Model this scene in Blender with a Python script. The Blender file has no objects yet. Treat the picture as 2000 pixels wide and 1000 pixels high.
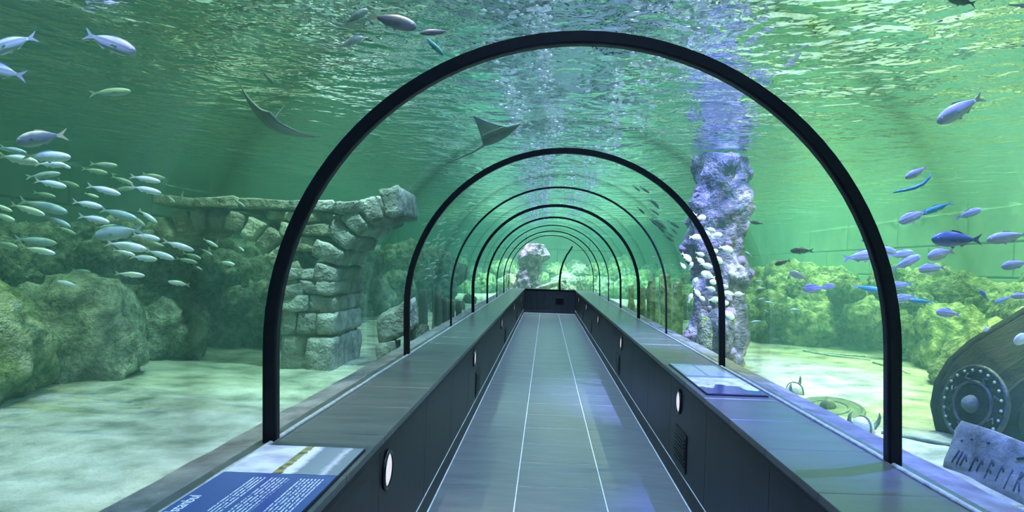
import bpy, bmesh, math, random
from mathutils import Vector, Matrix, noise
R = random.Random(7)
SC = bpy.context.scene
COL = SC.collection

# ------------------------------------------------------------------ camera
F, U0, V0, CZ = 1374.0, 1067.0, 520.0, 1.56      # pixels of the 2000x1000 frame
ROLL = math.radians(2.05)
CR, SR = math.cos(ROLL), math.sin(ROLL)
cam = bpy.data.cameras.new('camera'); co = bpy.data.objects.new('camera', cam); COL.objects.link(co)
cam.sensor_width = 36.0; cam.lens = F / 2000 * 36
cam.shift_x = -(U0 - 1000) / 2000; cam.shift_y = (V0 - 500) / 2000
cam.clip_start = 0.05; cam.clip_end = 200
co.matrix_world = Matrix.Translation((0, 0, CZ)) @ Matrix.Rotation(math.pi/2, 4, 'X') @ Matrix.Rotation(ROLL, 4, 'Z')
SC.camera = co

def P(u, v, Y):
    """world point at depth Y along the tunnel in the direction of a pixel"""
    a, b = u - U0, V0 - v
    return Vector(((a*CR - b*SR) * Y/F, Y, CZ + (a*SR + b*CR) * Y/F))
def G(u, v, z):
    """world point where the pixel's ray meets the level z"""
    a, b = u - U0, V0 - v
    return P(u, v, (z - CZ) * F / (a*SR + b*CR))

# ------------------------------------------------------------------ levels
SAND, WATER, BENCH = 0.35, 3.05, 0.79
XL, XR, YB, YE = -8.5, 9.0, -4.5, 33.0            # tank walls
TUN0, TUN1 = -3.6, 23.5                           # tunnel ends
BLI, BRI = -0.695, 1.005                          # inner faces of the benches

# ------------------------------------------------------------------ world, lights, exposure
w = bpy.data.worlds.new('dark_hall'); SC.world = w; w.use_nodes = True
w.node_tree.nodes['Background'].inputs[0].default_value = (0, 0, 0, 1)
w.node_tree.nodes['Background'].inputs[1].default_value = 0.0
SC.view_settings.view_transform = 'Standard'; SC.view_settings.look = 'None'
SC.view_settings.exposure = 0.13; SC.view_settings.gamma = 1.0
cy = SC.cycles
cy.max_bounces = 6; cy.diffuse_bounces = 2; cy.glossy_bounces = 4; cy.transmission_bounces = 4
cy.volume_bounces = 1; cy.transparent_max_bounces = 32
cy.caustics_reflective = False; cy.caustics_refractive = False
cy.sample_clamp_indirect = 5.0; cy.use_denoising = True
cy.use_adaptive_sampling = True; cy.adaptive_threshold = 0.1; cy.adaptive_min_samples = 16

def area(name, loc, sx, sy, power, color):
    l = bpy.data.lights.new(name, 'AREA'); l.shape = 'RECTANGLE'; l.size = sx; l.size_y = sy
    l.energy = power; l.color = color
    o = bpy.data.objects.new(name, l); COL.objects.link(o); o.location = loc
    return o
def spot(name, loc, target, power, color, angle=60, rad=0.08, blend=0.6):
    l = bpy.data.lights.new(name, 'SPOT'); l.energy = power; l.color = color
    l.spot_size = math.radians(angle); l.spot_blend = blend; l.shadow_soft_size = rad
    o = bpy.data.objects.new(name, l); COL.objects.link(o); o.location = loc
    o.rotation_euler = (Vector(target) - Vector(loc)).to_track_quat('-Z', 'Y').to_euler()
    return o
# the lamps of the tank hang over the open water; the mirror of its surface hides them from the tunnel
area('lamp_row_left_offscreen', (-4.6, 12, 5.4), 3.0, 24, 800, (0.62, 1.0, 0.72))
area('lamp_row_right_offscreen', (6.3, 12, 5.4), 3.4, 27, 3700, (0.78, 1.0, 0.58))
area('lamp_row_end_offscreen', (0.5, 28, 5.2), 6.0, 4.0, 2500, (0.68, 1.0, 0.92))
area('lamp_row_tunnel_offscreen', (0.25, 10, 5.0), 0.7, 27, 1900, (0.42, 0.64, 1.0))
spot('flood_blue_column_offscreen', (2.0, 6.9, 5.2), (2.15, 8.3, 0.8), 3400, (0.30, 0.34, 1.0), 50, .03)
spot('flood_blue_right_offscreen', (2.3, 3.6, 5.2), (2.4, 3.8, 0.5), 3600, (0.14, 0.16, 1.0), 50, .03)
spot('flood_green_right_offscreen', (3.6, 6.6, 5.4), (3.6, 7.2, 0.3), 1700, (0.88, 1.0, 0.50), 82, .03)
spot('flood_blue_left_offscreen', (-3.0, 3.6, 5.2), (-3.2, 4.3, 0.5), 900, (0.25, 0.30, 1.0), 50, .03)
spot('flood_white_left_offscreen', (-2.6, 4.4, 5.4), (-2.7, 4.6, 0.3), 470, (0.90, 1.0, 0.62), 66, .03)
spot('flood_teal_arch_offscreen', (-1.9, 6.6, 5.4), (-2.3, 7.6, 1.5), 1000, (0.60, 1.0, 0.95), 55, .03)
spot('flood_arch_top_offscreen', (-2.2, 7.3, 4.6), (-2.25, 7.9, 2.1), 520, (0.80, 1.0, 1.0), 24, .03)
spot('flood_violet_end_offscreen', (-0.9, 26.5, 5.2), (-0.7, 27, 0.5), 2600, (0.75, 0.42, 1.0), 45, .03)
spot('flood_bench_left_offscreen', (-1.0, 3.1, 5.2), (-0.93, 3.4, 0.8), 420, (1.0, 0.95, 0.85), 34, .008)
spot('flood_bench_right_offscreen', (1.3, 3.4, 5.2), (1.2, 3.2, 0.8), 200, (0.6, 0.9, 0.9), 36, .008)

# ------------------------------------------------------------------ materials
def mat(name):
    m = bpy.data.materials.new(name); m.use_nodes = True
    nt = m.node_tree; nt.nodes.clear()
    return m, nt
def N(nt, kind, **kw):
    n = nt.nodes.new(kind)
    for k, v in kw.items():
        if k in n.inputs: n.inputs[k].default_value = v
        else: setattr(n, k, v)
    return n
def ramp(nt, fac, stops, interp='LINEAR'):
    r = nt.nodes.new('ShaderNodeValToRGB'); r.color_ramp.interpolation = interp
    el = r.color_ramp.elements
    while len(el) < len(stops): el.new(0.5)
    for e, (p, c) in zip(el, stops):
        e.position = p; e.color = (*c, 1)
    nt.links.new(fac, r.inputs[0])
    return r.outputs[0]
def coords(nt, scale=(1, 1, 1), kind='Object', rot=(0, 0, 0)):
    t = nt.nodes.new('ShaderNodeTexCoord'); mp = nt.nodes.new('ShaderNodeMapping')
    mp.inputs['Scale'].default_value = scale; mp.inputs['Rotation'].default_value = rot
    nt.links.new(t.outputs[kind], mp.inputs[0]); return mp.outputs[0]
def surf(name, stops, scale=3.0, rough=0.6, bump=0.2, bscale=None, stretch=(1, 1, 1), detail=5, metallic=0.0, kind='Object', spec=0.5, dist=0.03, rand=0.0):
    """noise-coloured principled surface with fine relief"""
    m, nt = mat(name)
    v = coords(nt, stretch, kind)
    if rand:
        oi = nt.nodes.new('ShaderNodeObjectInfo')
        ad = N(nt, 'ShaderNodeVectorMath', operation='MULTIPLY_ADD')
        nt.links.new(oi.outputs['Random'], ad.inputs[0]); ad.inputs[1].default_value = (37, 53, 71)
        nt.links.new(v, ad.inputs[2]); v = ad.outputs[0]
    n = N(nt, 'ShaderNodeTexNoise', Scale=scale, Detail=detail, Roughness=0.6); nt.links.new(v, n.inputs['Vector'])
    c = ramp(nt, n.outputs[0], stops)
    if rand:
        hs = N(nt, 'ShaderNodeHueSaturation'); mr = N(nt, 'ShaderNodeMapRange')
        mr.inputs[3].default_value = 1 - rand; mr.inputs[4].default_value = 1 + rand
        nt.links.new(oi.outputs['Random'], mr.inputs[0]); nt.links.new(mr.outputs[0], hs.inputs['Value'])
        nt.links.new(c, hs.inputs['Color']); c = hs.outputs[0]
    b = N(nt, 'ShaderNodeBsdfPrincipled', Roughness=rough, Metallic=metallic)
    b.inputs['Specular IOR Level'].default_value = spec
    nt.links.new(c, b.inputs['Base Color'])
    if bump:
        n2 = N(nt, 'ShaderNodeTexNoise', Scale=bscale or scale*4, Detail=3, Roughness=0.65); nt.links.new(v, n2.inputs['Vector'])
        bp = N(nt, 'ShaderNodeBump', Strength=bump, Distance=dist)
        nt.links.new(n2.outputs[0], bp.inputs['Height']); nt.links.new(bp.outputs[0], b.inputs['Normal'])
    o = nt.nodes.new('ShaderNodeOutputMaterial'); nt.links.new(b.outputs[0], o.inputs[0])
    return m
def emit(name, color, strength):
    m, nt = mat(name); e = N(nt, 'ShaderNodeEmission', Strength=strength); e.inputs[0].default_value = (*color, 1)
    o = nt.nodes.new('ShaderNodeOutputMaterial'); nt.links.new(e.outputs[0], o.inputs[0]); return m

M = {}
M['tile'] = surf('floor_tile', [(0.3, (0.115, 0.122, 0.135)), (0.7, (0.18, 0.19, 0.205))], 2.0, 0.30, 0.05, 30, (1, 4, 1), dist=0.004)
M['grout'] = surf('grout', [(0.3, (0.55, 0.58, 0.62)), (0.7, (0.72, 0.75, 0.78))], 8, 0.8, 0.1)
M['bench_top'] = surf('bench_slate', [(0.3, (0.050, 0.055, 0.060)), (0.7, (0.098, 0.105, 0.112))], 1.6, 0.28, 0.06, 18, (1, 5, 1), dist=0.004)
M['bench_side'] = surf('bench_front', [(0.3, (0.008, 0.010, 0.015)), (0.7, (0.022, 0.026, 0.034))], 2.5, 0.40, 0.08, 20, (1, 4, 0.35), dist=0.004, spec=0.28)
M['black'] = surf('black_rubber', [(0.3, (0.006, 0.007, 0.012)), (0.7, (0.010, 0.012, 0.018))], 10, 0.42, 0.03, spec=0.2)
M['seal'] = surf('grey_seal', [(0.3, (0.20, 0.22, 0.24)), (0.7, (0.42, 0.45, 0.48))], 20, 0.35, 0.2, 60)
M['kerb'] = surf('kerb_concrete', [(0.3, (0.06, 0.062, 0.068)), (0.55, (0.15, 0.155, 0.165)), (0.75, (0.25, 0.255, 0.265))], 6, 0.7, 0.4, 30)
M['lamp_glass'] = emit('lamp_glass', (0.86, 0.88, 1.0), 0.85)
M['rim'] = surf('lamp_rim', [(0.3, (0.03, 0.035, 0.04)), (0.7, (0.06, 0.07, 0.08))], 12, 0.3, 0.0, metallic=0.8)
M['sand'] = surf('sand', [(0.30, (0.10, 0.12, 0.075)), (0.44, (0.26, 0.28, 0.19)), (0.56, (0.38, 0.39, 0.28)), (0.72, (0.54, 0.54, 0.41))], 2.6, 0.9, 1.0, 14, (1, 1, 1), detail=6, dist=0.05)
M['rock'] = surf('algae_rock', [(0.30, (0.03, 0.055, 0.025)), (0.46, (0.15, 0.21, 0.08)), (0.58, (0.36, 0.40, 0.17)), (0.72, (0.56, 0.58, 0.36))], 3.4, 0.9, 1.0, 11, rand=0.35, detail=6, dist=0.08)
M['rock_teal'] = surf('teal_rock', [(0.30, (0.035, 0.045, 0.032)), (0.46, (0.15, 0.175, 0.12)), (0.58, (0.31, 0.34, 0.23)), (0.72, (0.51, 0.54, 0.41))], 3.4, 0.9, 1.0, 11, rand=0.35, detail=6, dist=0.08)
M['stone'] = surf('ruin_stone', [(0.30, (0.07, 0.075, 0.065)), (0.5, (0.20, 0.21, 0.185)), (0.72, (0.38, 0.40, 0.35))], 3.5, 0.85, 0.9, 10, rand=0.3, detail=6, dist=0.06)
M['stone_yellow'] = surf('ruin_stone_yellow', [(0.30, (0.085, 0.085, 0.055)), (0.5, (0.25, 0.245, 0.16)), (0.72, (0.43, 0.42, 0.29))], 3.5, 0.85, 0.9, 10, rand=0.3, detail=6, dist=0.06)
M['mortar'] = surf('mortar', [(0.3, (0.12, 0.125, 0.11)), (0.7, (0.22, 0.225, 0.20))], 6, 0.95, 0.5)
M['coral'] = surf('column_coral', [(0.30, (0.02, 0.02, 0.026)), (0.47, (0.09, 0.085, 0.11)), (0.57, (0.19, 0.15, 0.20)), (0.72, (0.52, 0.50, 0.55))], 5.5, 0.8, 1.0, 14, detail=6, dist=0.06)
M['coral_pink'] = surf('coral_pink', [(0.25, (0.30, 0.18, 0.32)), (0.6, (0.66, 0.46, 0.70)), (0.8, (0.85, 0.72, 0.85))], 6, 0.8, 0.9, 18, rand=0.25, dist=0.05)
M['wood'] = surf('sunken_wood', [(0.3, (0.025, 0.03, 0.025)), (0.7, (0.11, 0.12, 0.09))], 4, 0.85, 0.7, 14, (1, 1, 0.2), rand=0.25)
M['hull'] = surf('hull_wood', [(0.3, (0.010, 0.010, 0.009)), (0.7, (0.034, 0.032, 0.028))], 4, 0.75, 0.6, 14, (1, 3, 1), spec=0.12)
M['iron'] = surf('old_iron', [(0.3, (0.018, 0.019, 0.022)), (0.7, (0.11, 0.115, 0.125))], 7, 0.45, 0.5, 22, metallic=0.5)
M['board'] = surf('slate_board', [(0.3, (0.05, 0.055, 0.062)), (0.5, (0.13, 0.14, 0.155)), (0.72, (0.24, 0.25, 0.27))], 5, 0.7, 0.5, 24)
M['rune'] = surf('rune_paint', [(0.3, (0.01, 0.015, 0.03)), (0.7, (0.03, 0.04, 0.06))], 9, 0.8, 0.2)
M['bone'] = surf('helmet_metal', [(0.25, (0.22, 0.235, 0.20)), (0.6, (0.50, 0.515, 0.45)), (0.8, (0.70, 0.715, 0.64))], 9, 0.6, 0.4, 30)
M['horn'] = surf('horn', [(0.3, (0.03, 0.06, 0.04)), (0.7, (0.16, 0.22, 0.14))], 9, 0.6, 0.3)
M['wall_left'] = surf('tank_wall_coating', [(0.3, (0.15, 0.24, 0.18)), (0.7, (0.25, 0.36, 0.26))], 1.2, 0.85, 0.3)
M['wall_right'] = M['wall_left']
M['gap'] = surf('joint_dark', [(0.3, (0.01, 0.02, 0.02)), (0.7, (0.03, 0.05, 0.04))], 4, 0.9, 0.1)
M['endwall'] = surf('end_wall_panel', [(0.3, (0.02, 0.022, 0.035)), (0.7, (0.04, 0.045, 0.06))], 2.5, 0.5, 0.05, 20, (3, 1, 0.4))
M['hall'] = surf('hall_dark', [(0.3, (0.02, 0.03, 0.035)), (0.7, (0.04, 0.05, 0.06))], 2, 0.9, 0.1)

# acrylic: clear, with the mirror sheen growing at grazing angles
def m_acrylic():
    m, nt = mat('acrylic')
    lw = N(nt, 'ShaderNodeLayerWeight', Blend=0.5)
    pw = N(nt, 'ShaderNodeMath', operation='POWER'); pw.inputs[1].default_value = 6.0
    ma = N(nt, 'ShaderNodeMath', operation='MULTIPLY_ADD'); ma.inputs[1].default_value = 0.35; ma.inputs[2].default_value = 0.008
    tr = N(nt, 'ShaderNodeBsdfTransparent'); tr.inputs[0].default_value = (0.97, 0.99, 0.985, 1)
    gl = N(nt, 'ShaderNodeBsdfGlossy', Roughness=0.02)
    gl.inputs[0].default_value = (1, 1, 1, 1)
    mx = N(nt, 'ShaderNodeMixShader'); o = N(nt, 'ShaderNodeOutputMaterial')
    L = nt.links.new
    L(lw.outputs['Facing'], pw.inputs[0]); L(pw.outputs[0], ma.inputs[0]); L(ma.outputs[0], mx.inputs[0])
    L(tr.outputs[0], mx.inputs[1]); L(gl.outputs[0], mx.inputs[2]); L(mx.outputs[0], o.inputs[0])
    return m
M['acrylic'] = m_acrylic()
def m_wet():                                   # the face in the water, where the sheen is lost
    m, nt = mat('acrylic_wet'); tr = N(nt, 'ShaderNodeBsdfTransparent'); tr.inputs[0].default_value = (0.985, 0.995, 0.99, 1)
    o = N(nt, 'ShaderNodeOutputMaterial'); nt.links.new(tr.outputs[0], o.inputs[0]); return m
M['acrylic_wet'] = m_wet()

# open water seen from below: total reflection at flat angles, clear at steep ones
def m_surface():
    m, nt = mat('water_surface'); L = nt.links.new
    v = coords(nt, (1, 1, 1))
    n1 = N(nt, 'ShaderNodeTexNoise', Scale=2.2, Detail=2, Roughness=0.5, Distortion=0.5); L(v, n1.inputs['Vector'])
    n2 = N(nt, 'ShaderNodeTexNoise', Scale=8.0, Detail=2, Roughness=0.5); L(v, n2.inputs['Vector'])
    mm = N(nt, 'ShaderNodeMath', operation='MULTIPLY_ADD'); mm.inputs[1].default_value = 0.28
    L(n2.outputs[0], mm.inputs[0]); L(n1.outputs[0], mm.inputs[2])
    sx = N(nt, 'ShaderNodeSeparateXYZ'); L(v, sx.inputs[0])           # flatter ripples in a strip above the tunnel
    ax = N(nt, 'ShaderNodeMath', operation='SUBTRACT'); ax.inputs[1].default_value = 0.2; L(sx.outputs[0], ax.inputs[0])
    ab = N(nt, 'ShaderNodeMath', operation='ABSOLUTE'); L(ax.outputs[0], ab.inputs[0])
    am = N(nt, 'ShaderNodeMapRange', interpolation_type='SMOOTHSTEP'); L(ab.outputs[0], am.inputs[0])
    am.inputs[1].default_value = 0.2; am.inputs[2].default_value = 1.1; am.inputs[3].default_value = 0.055; am.inputs[4].default_value = 0.085
    bp = N(nt, 'ShaderNodeBump', Strength=1.0); L(mm.outputs[0], bp.inputs['Height']); L(am.outputs[0], bp.inputs['Distance'])
    lw = N(nt, 'ShaderNodeLayerWeight', Blend=0.5); L(bp.outputs[0], lw.inputs['Normal'])
    mr = N(nt, 'ShaderNodeMapRange', interpolation_type='SMOOTHSTEP')
    mr.inputs[1].default_value = 0.22; mr.inputs[2].default_value = 0.36; mr.inputs[3].default_value = 0.04; mr.inputs[4].default_value = 1.0
    L(lw.outputs['Facing'], mr.inputs[0])
    tr = N(nt, 'ShaderNodeBsdfTransparent'); tr.inputs[0].default_value = (0.97, 0.98, 0.98, 1)
    gl = N(nt, 'ShaderNodeBsdfGlossy', Roughness=0.03); gl.inputs[0].default_value = (0.98, 1, 0.99, 1); L(bp.outputs[0], gl.inputs['Normal'])
    mx = N(nt, 'ShaderNodeMixShader'); o = N(nt, 'ShaderNodeOutputMaterial')
    L(mr.outputs[0], mx.inputs[0]); L(tr.outputs[0], mx.inputs[1]); L(gl.outputs[0], mx.inputs[2]); L(mx.outputs[0], o.inputs[0])
    return m
M['surface'] = m_surface()
def m_glint():  # translucent white for the added blobs that stand in for lamp glints
    m, nt = mat('glint'); L = nt.links.new
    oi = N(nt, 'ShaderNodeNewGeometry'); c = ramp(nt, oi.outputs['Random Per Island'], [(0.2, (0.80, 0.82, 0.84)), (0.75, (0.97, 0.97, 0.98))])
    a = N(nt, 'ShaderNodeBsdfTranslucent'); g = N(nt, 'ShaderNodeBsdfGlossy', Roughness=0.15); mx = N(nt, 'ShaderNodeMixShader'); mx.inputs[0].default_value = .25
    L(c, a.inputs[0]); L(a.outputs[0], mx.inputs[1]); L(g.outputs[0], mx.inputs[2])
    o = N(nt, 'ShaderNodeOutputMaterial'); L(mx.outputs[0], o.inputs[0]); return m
M['glint'] = m_glint()

def m_water():
    m, nt = mat('green_water'); L = nt.links.new
    s = N(nt, 'ShaderNodeVolumeScatter', Density=0.020, Anisotropy=0.3); s.inputs['Color'].default_value = (0.45, 1.0, 0.80, 1)
    a = N(nt, 'ShaderNodeVolumeAbsorption', Density=0.055); a.inputs['Color'].default_value = (0.32, 0.93, 0.78, 1)
    ad = N(nt, 'ShaderNodeAddShader'); o = N(nt, 'ShaderNodeOutputMaterial')
    L(s.outputs[0], ad.inputs[0]); L(a.outputs[0], ad.inputs[1]); L(ad.outputs[0], o.inputs['Volume'])
    return m
M['water'] = m_water()

# ------------------------------------------------------------------ mesh helpers
def mesh(name, vs, fs, smooth=False):
    me = bpy.data.meshes.new(name); me.from_pydata([tuple(v) for v in vs], [], fs); me.update()
    if smooth:
        me.polygons.foreach_set('use_smooth', [True]*len(me.polygons))
    return me
def fixn(me):
    bm = bmesh.new(); bm.from_mesh(me); bmesh.ops.recalc_face_normals(bm, faces=bm.faces[:]); bm.to_mesh(me); bm.free(); return me
def link(name, me, m=None, parent=None, loc=(0, 0, 0), rot=(0, 0, 0), scale=(1, 1, 1)):
    o = bpy.data.objects.new(name, me); COL.objects.link(o)
    if m is not None and not me.materials: me.materials.append(m)
    o.parent = parent; o.location = loc; o.rotation_euler = rot; o.scale = scale
    return o
def empty(name, loc=(0, 0, 0), rot=(0, 0, 0)):
    o = bpy.data.objects.new(name, None); COL.objects.link(o); o.location = loc; o.rotation_euler = rot
    o.empty_display_size = 0.1
    return o
def tag(o, label=None, cat=None, group=None, kind=None):
    if label: o['label'] = label
    if cat: o['category'] = cat
    if group: o['group'] = group
    if kind: o['kind'] = kind
    return o
def box(x0, x1, y0, y1, z0, z1, bev=0.0, name='box'):
    bm = bmesh.new(); bmesh.ops.create_cube(bm, size=1)
    for v in bm.verts:
        v.co = Vector(((x0+x1)/2 + v.co.x*(x1-x0), (y0+y1)/2 + v.co.y*(y1-y0), (z0+z1)/2 + v.co.z*(z1-z0)))
    if bev: bmesh.ops.bevel(bm, geom=bm.edges[:], offset=bev, segments=1, affect='EDGES')
    me = bpy.data.meshes.new(name); bm.to_mesh(me); bm.free(); return me
def tube(pts, rad, seg=10, cap=True, name='tube', flat=1.0):
    """tube along points; rad is a number or a list"""
    pts = [Vector(p) for p in pts]; n = len(pts)
    if not hasattr(rad, '__len__'): rad = [rad]*n
    vs, fs = [], []
    side = None
    for i, p in enumerate(pts):
        t = (pts[min(i+1, n-1)] - pts[max(i-1, 0)]).normalized()
        if side is None:
            ref = Vector((0, 0, 1)) if abs(t.z) < 0.9 else Vector((1, 0, 0))
            side = t.cross(ref).normalized()
        else:
            side = (side - t*side.dot(t)).normalized()
        up = side.cross(t)
        for k in range(seg):
            a = 2*math.pi*k/seg
            vs.append(p + side*math.cos(a)*rad[i] + up*math.sin(a)*rad[i]*flat)
    for i in range(n-1):
        for k in range(seg):
            k2 = (k+1) % seg
            fs.append((i*seg+k, i*seg+k2, (i+1)*seg+k2, (i+1)*seg+k))
    if cap:
        fs.append(tuple(range(seg))[::-1]); fs.append(tuple((n-1)*seg+k for k in range(seg)))
    return fixn(mesh(name, vs, fs, True))
def lathe(prof, seg=24, name='lathe', smooth=True):
    """prof: (radius, z) from bottom to top"""
    vs, fs = [], []
    for r, z in prof:
        for k in range(seg):
            a = 2*math.pi*k/seg; vs.append((r*math.cos(a), r*math.sin(a), z))
    n = len(prof)
    for i in range(n-1):
        for k in range(seg):
            k2 = (k+1) % seg; fs.append((i*seg+k, i*seg+k2, (i+1)*seg+k2, (i+1)*seg+k))
    fs.append(tuple(range(seg))[::-1]); fs.append(tuple((n-1)*seg+k for k in range(seg)))
    return fixn(mesh(name, vs, fs, smooth))

# ------------------------------------------------------------------ corridor floor
fl = link('floor', box(BLI-0.5, BRI+0.5, TUN0, TUN1+0.05, -0.06, -0.004), M['grout']); tag(fl, kind='structure')
gx = [BLI, -0.1515, 0.4535, BRI]
tm = []
for i in range(3):
    x0, x1 = gx[i]+(0.012 if i == 0 else 0.004), gx[i+1]-(0.012 if i == 2 else 0.004)
    tm.append(box(x0, x1, 0.003, 0.602, -0.02, 0.0, 0.0015, 'floor_tile'))
ny = int((TUN1 - TUN0)/0.605)
for j in range(ny):
    for i in range(3):
        link('floor_tile', tm[i], M['tile'], fl, (0, TUN0 + 0.1 + j*0.605 + (0.2 if i == 2 and j else 0) * 0, 0))

# ------------------------------------------------------------------ benches
BLO, BRO = -1.17, 1.52                           # outer edges at the acrylic
def bench(name, label, xi, xo, sgn, y_first):
    b = empty(name, ((xi+xo)/2, TUN0, 0)); bx, by = b.location.x, b.location.y
    tag(b, label, 'bench')
    core = link('bench_core', box(min(xi, xo)+(0.03 if sgn > 0 else 0.0), max(xi, xo)-(0.03 if sgn < 0 else 0.0), TUN0, TUN1-0.031, -0.02, BENCH-0.03), M['gap'], b, (-bx, -by, 0))
    # slabs of the top, 60 cm each
    a0, a1 = min(xi, xo), max(xi, xo)
    sl = box(a0-(0.012 if sgn > 0 else 0), a1+(0.012 if sgn < 0 else 0), 0.0012, 0.5988, BENCH-0.035, BENCH, 0.002, 'top_slab')
    y = TUN0 + ((y_first - TUN0) % 0.6) - 0.6
    while y < TUN1 - 0.61:
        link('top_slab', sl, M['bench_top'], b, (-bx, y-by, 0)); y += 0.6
    link('top_slab', box(a0-(0.012 if sgn > 0 else 0), a1+(0.012 if sgn < 0 else 0), y+.0012, TUN1-.035, BENCH-0.035, BENCH, 0.002, 'top_slab'), M['bench_top'], b, (-bx, -by, 0))
    fp = box(xi-(0.0 if sgn > 0 else 0.028), xi+(0.028 if sgn > 0 else 0.0), 0.0015, 1.1985, 0.128, BENCH-0.05, 0.002, 'front_panel')
    bb = box(xi-(0.004 if sgn > 0 else 0.028), xi+(0.028 if sgn > 0 else 0.004), 0.0015, 1.1985, 0.0, 0.122, 0.002, 'plinth_board')
    y = TUN1 - 1.231 - 22*1.2
    while y < TUN1 - 0.05:
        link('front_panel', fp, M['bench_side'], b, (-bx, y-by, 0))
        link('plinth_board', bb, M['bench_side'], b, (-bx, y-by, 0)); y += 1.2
    link('plinth_line', box(xi-0.0015*sgn-0.002, xi-0.0015*sgn+0.002, TUN0, TUN1-.031, 0.1225, 0.1275), M['grout'], b, (-bx, -by, 0))
    link('edge_strip', box(min(xi-0.016*sgn, xi+0.01*sgn), max(xi-0.016*sgn, xi+0.01*sgn), TUN0, TUN1-.031, BENCH-0.05, BENCH-0.033, 0.001), M['black'], b, (-bx, -by, 0))
    return b
bench('tunnel_bench', 'long dark slate bench under the window that looks onto the broken stone arch', BLI, BLO, -1, 2.5)
bench('tunnel_bench', 'long dark slate bench under the window that looks onto the coral column', BRI, BRO, 1, 2.5)

# kerbs outside the acrylic and the seals along its foot
for i, (x0, x1) in enumerate(((BLO-0.17, BLO+0.0), (BRO, BRO+0.19))):
    vs, fs = [], []; nseg = 140
    for k in range(nseg+1):
        y = TUN0 + (TUN1+0.2-TUN0)*k/nseg
        j = 0.012*noise.noise((y*3, i*9, 0)); j2 = 0.008*noise.noise((y*7, i*9, 4))
        xo = x0 + j if i == 0 else x1 + j
        xi = x1 if i == 0 else x0
        vs += [(xi, y, -0.1), (xo, y, -0.1), (xo, y, BENCH-0.05+j2), (xo + (0.02 if i == 0 else -0.02), y, BENCH-0.02+j2), (xi, y, BENCH-0.004)]
    for k in range(nseg):
        for q in range(5):
            fs.append((k*5+q, k*5+(q+1) % 5, (k+1)*5+(q+1) % 5, (k+1)*5+q))
    fs += [tuple(range(5)), tuple(nseg*5+q for q in range(5))]
    o = link('trim_%d' % (i+1), fixn(mesh('kerb', vs, fs)), M['kerb']); tag(o, 'rough concrete kerb outside the acrylic on the %s side' % ('stone arch', 'coral column')[i], kind='structure')

# ------------------------------------------------------------------ acrylic tunnel and its black frames
TC = P(1136.5, 682, 2.93); TX, TZ = TC.x, TC.z
RAD, TILT = 1.294, -ROLL
def arc_pt(r, a):
    """point of the tilted tunnel section; a from 0 (right springing) to pi (left springing)"""
    lx, lz = r*math.cos(a), r*math.sin(a)
    c, s = math.cos(TILT), math.sin(TILT)
    return (TX + lx*c + lz*s, TZ - lx*s + lz*c)
def section(r, n=48, z0=BENCH):
    pts = []
    xr, zr = arc_pt(r, 0.0); xl, zl = arc_pt(r, math.pi)
    dx = math.tan(TILT)
    for k in range(7):
        t = k/7; z = z0 + (zr - z0)*t; pts.append((xr + (z - zr)*dx, z))
    for k in range(n+1):
        pts.append(arc_pt(r, math.pi*k/n))
    for k in range(6, -1, -1):
        t = k/7; z = z0 + (zl - z0)*t; pts.append((xl + (z - zl)*dx, z))
    return pts
def shell(r0, r1, y0, y1, z0, name, bev=0.0):
    a, b = section(r0, z0=z0), section(r1, z0=z0); n = len(a)
    vs = [(x, y0, z) for x, z in a] + [(x, y0, z) for x, z in b] + [(x, y1, z) for x, z in a] + [(x, y1, z) for x, z in b]
    fs = []
    for k in range(n-1):
        fs.append((k, k+1, 2*n+k+1, 2*n+k))                    # inside
        fs.append((n+k, n+k+1, 3*n+k+1, 3*n+k))                # outside
        fs.append((k, k+1, n+k+1, n+k)); fs.append((2*n+k, 2*n+k+1, 3*n+k+1, 3*n+k))
    fs.append((0, n, 3*n, 2*n)); fs.append((n-1, 2*n-1, 4*n-1, 3*n-1))
    me = fixn(mesh(name, vs, fs))
    me.polygons.foreach_set('use_smooth', [(k % 4) < 2 and k < 4*(n-1) for k in range(len(me.polygons))])
    return me
ARCH = [(-2.4, .036, .07), (0.25, .036, .07), (2.93, .036, .07), (5.78, .034, .06), (8.46, .014, .025), (11.0, .034, .055), (13.66, .026, .045), (16.3, .014, .02), (19.0, .02, .03), (21.6, .016, .02)]
names = {2.93: 'wide black arch frame rising from the bench beside the picture panels, with rubber edge',
         5.78: 'black arch frame standing next to the leaning stone slab and crossing the coral column',
         8.46: 'thin black seam arch of the tunnel among the dark wooden posts',
         11.0: 'black arch frame midway down the tunnel beyond the thin seam arch of the posts',
         13.66: 'slim dark arch frame halfway towards the purple coral at the tunnel end',
         16.3: 'hairline seam arch in the far third of the tunnel',
         19.0: 'narrow dark arch frame last but one before the dark end wall',
         21.6: 'hairline seam arch closest to the dark end wall with its hatch'}
for y, r, d in ARCH:
    if y < 2: continue
    a = link('tunnel_arch', shell(RAD-r/2-0.004, RAD+r/2+0.004, y-d/2, y+d/2, BENCH-0.002, 'tunnel_arch'), M['black'])
    tag(a, names[y], 'arch frame', 'arch frames of the tunnel')
ys = [TUN0] + [a[0] for a in ARCH] + [TUN1]
for i in range(len(ys)-1):
    me = shell(RAD+0.006, RAD+0.05, ys[i]+0.003, ys[i+1]-0.003, BENCH-0.004, 'acrylic_vault')
    me.materials.append(M['acrylic']); me.materials.append(M['acrylic_wet'])
    me.polygons.foreach_set('material_index', [0 if k % 4 == 0 and k < len(me.polygons)-2 else 1 for k in range(len(me.polygons))])
    o = link('window_%d' % (i+1), me)
    tag(o, kind='structure')
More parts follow.
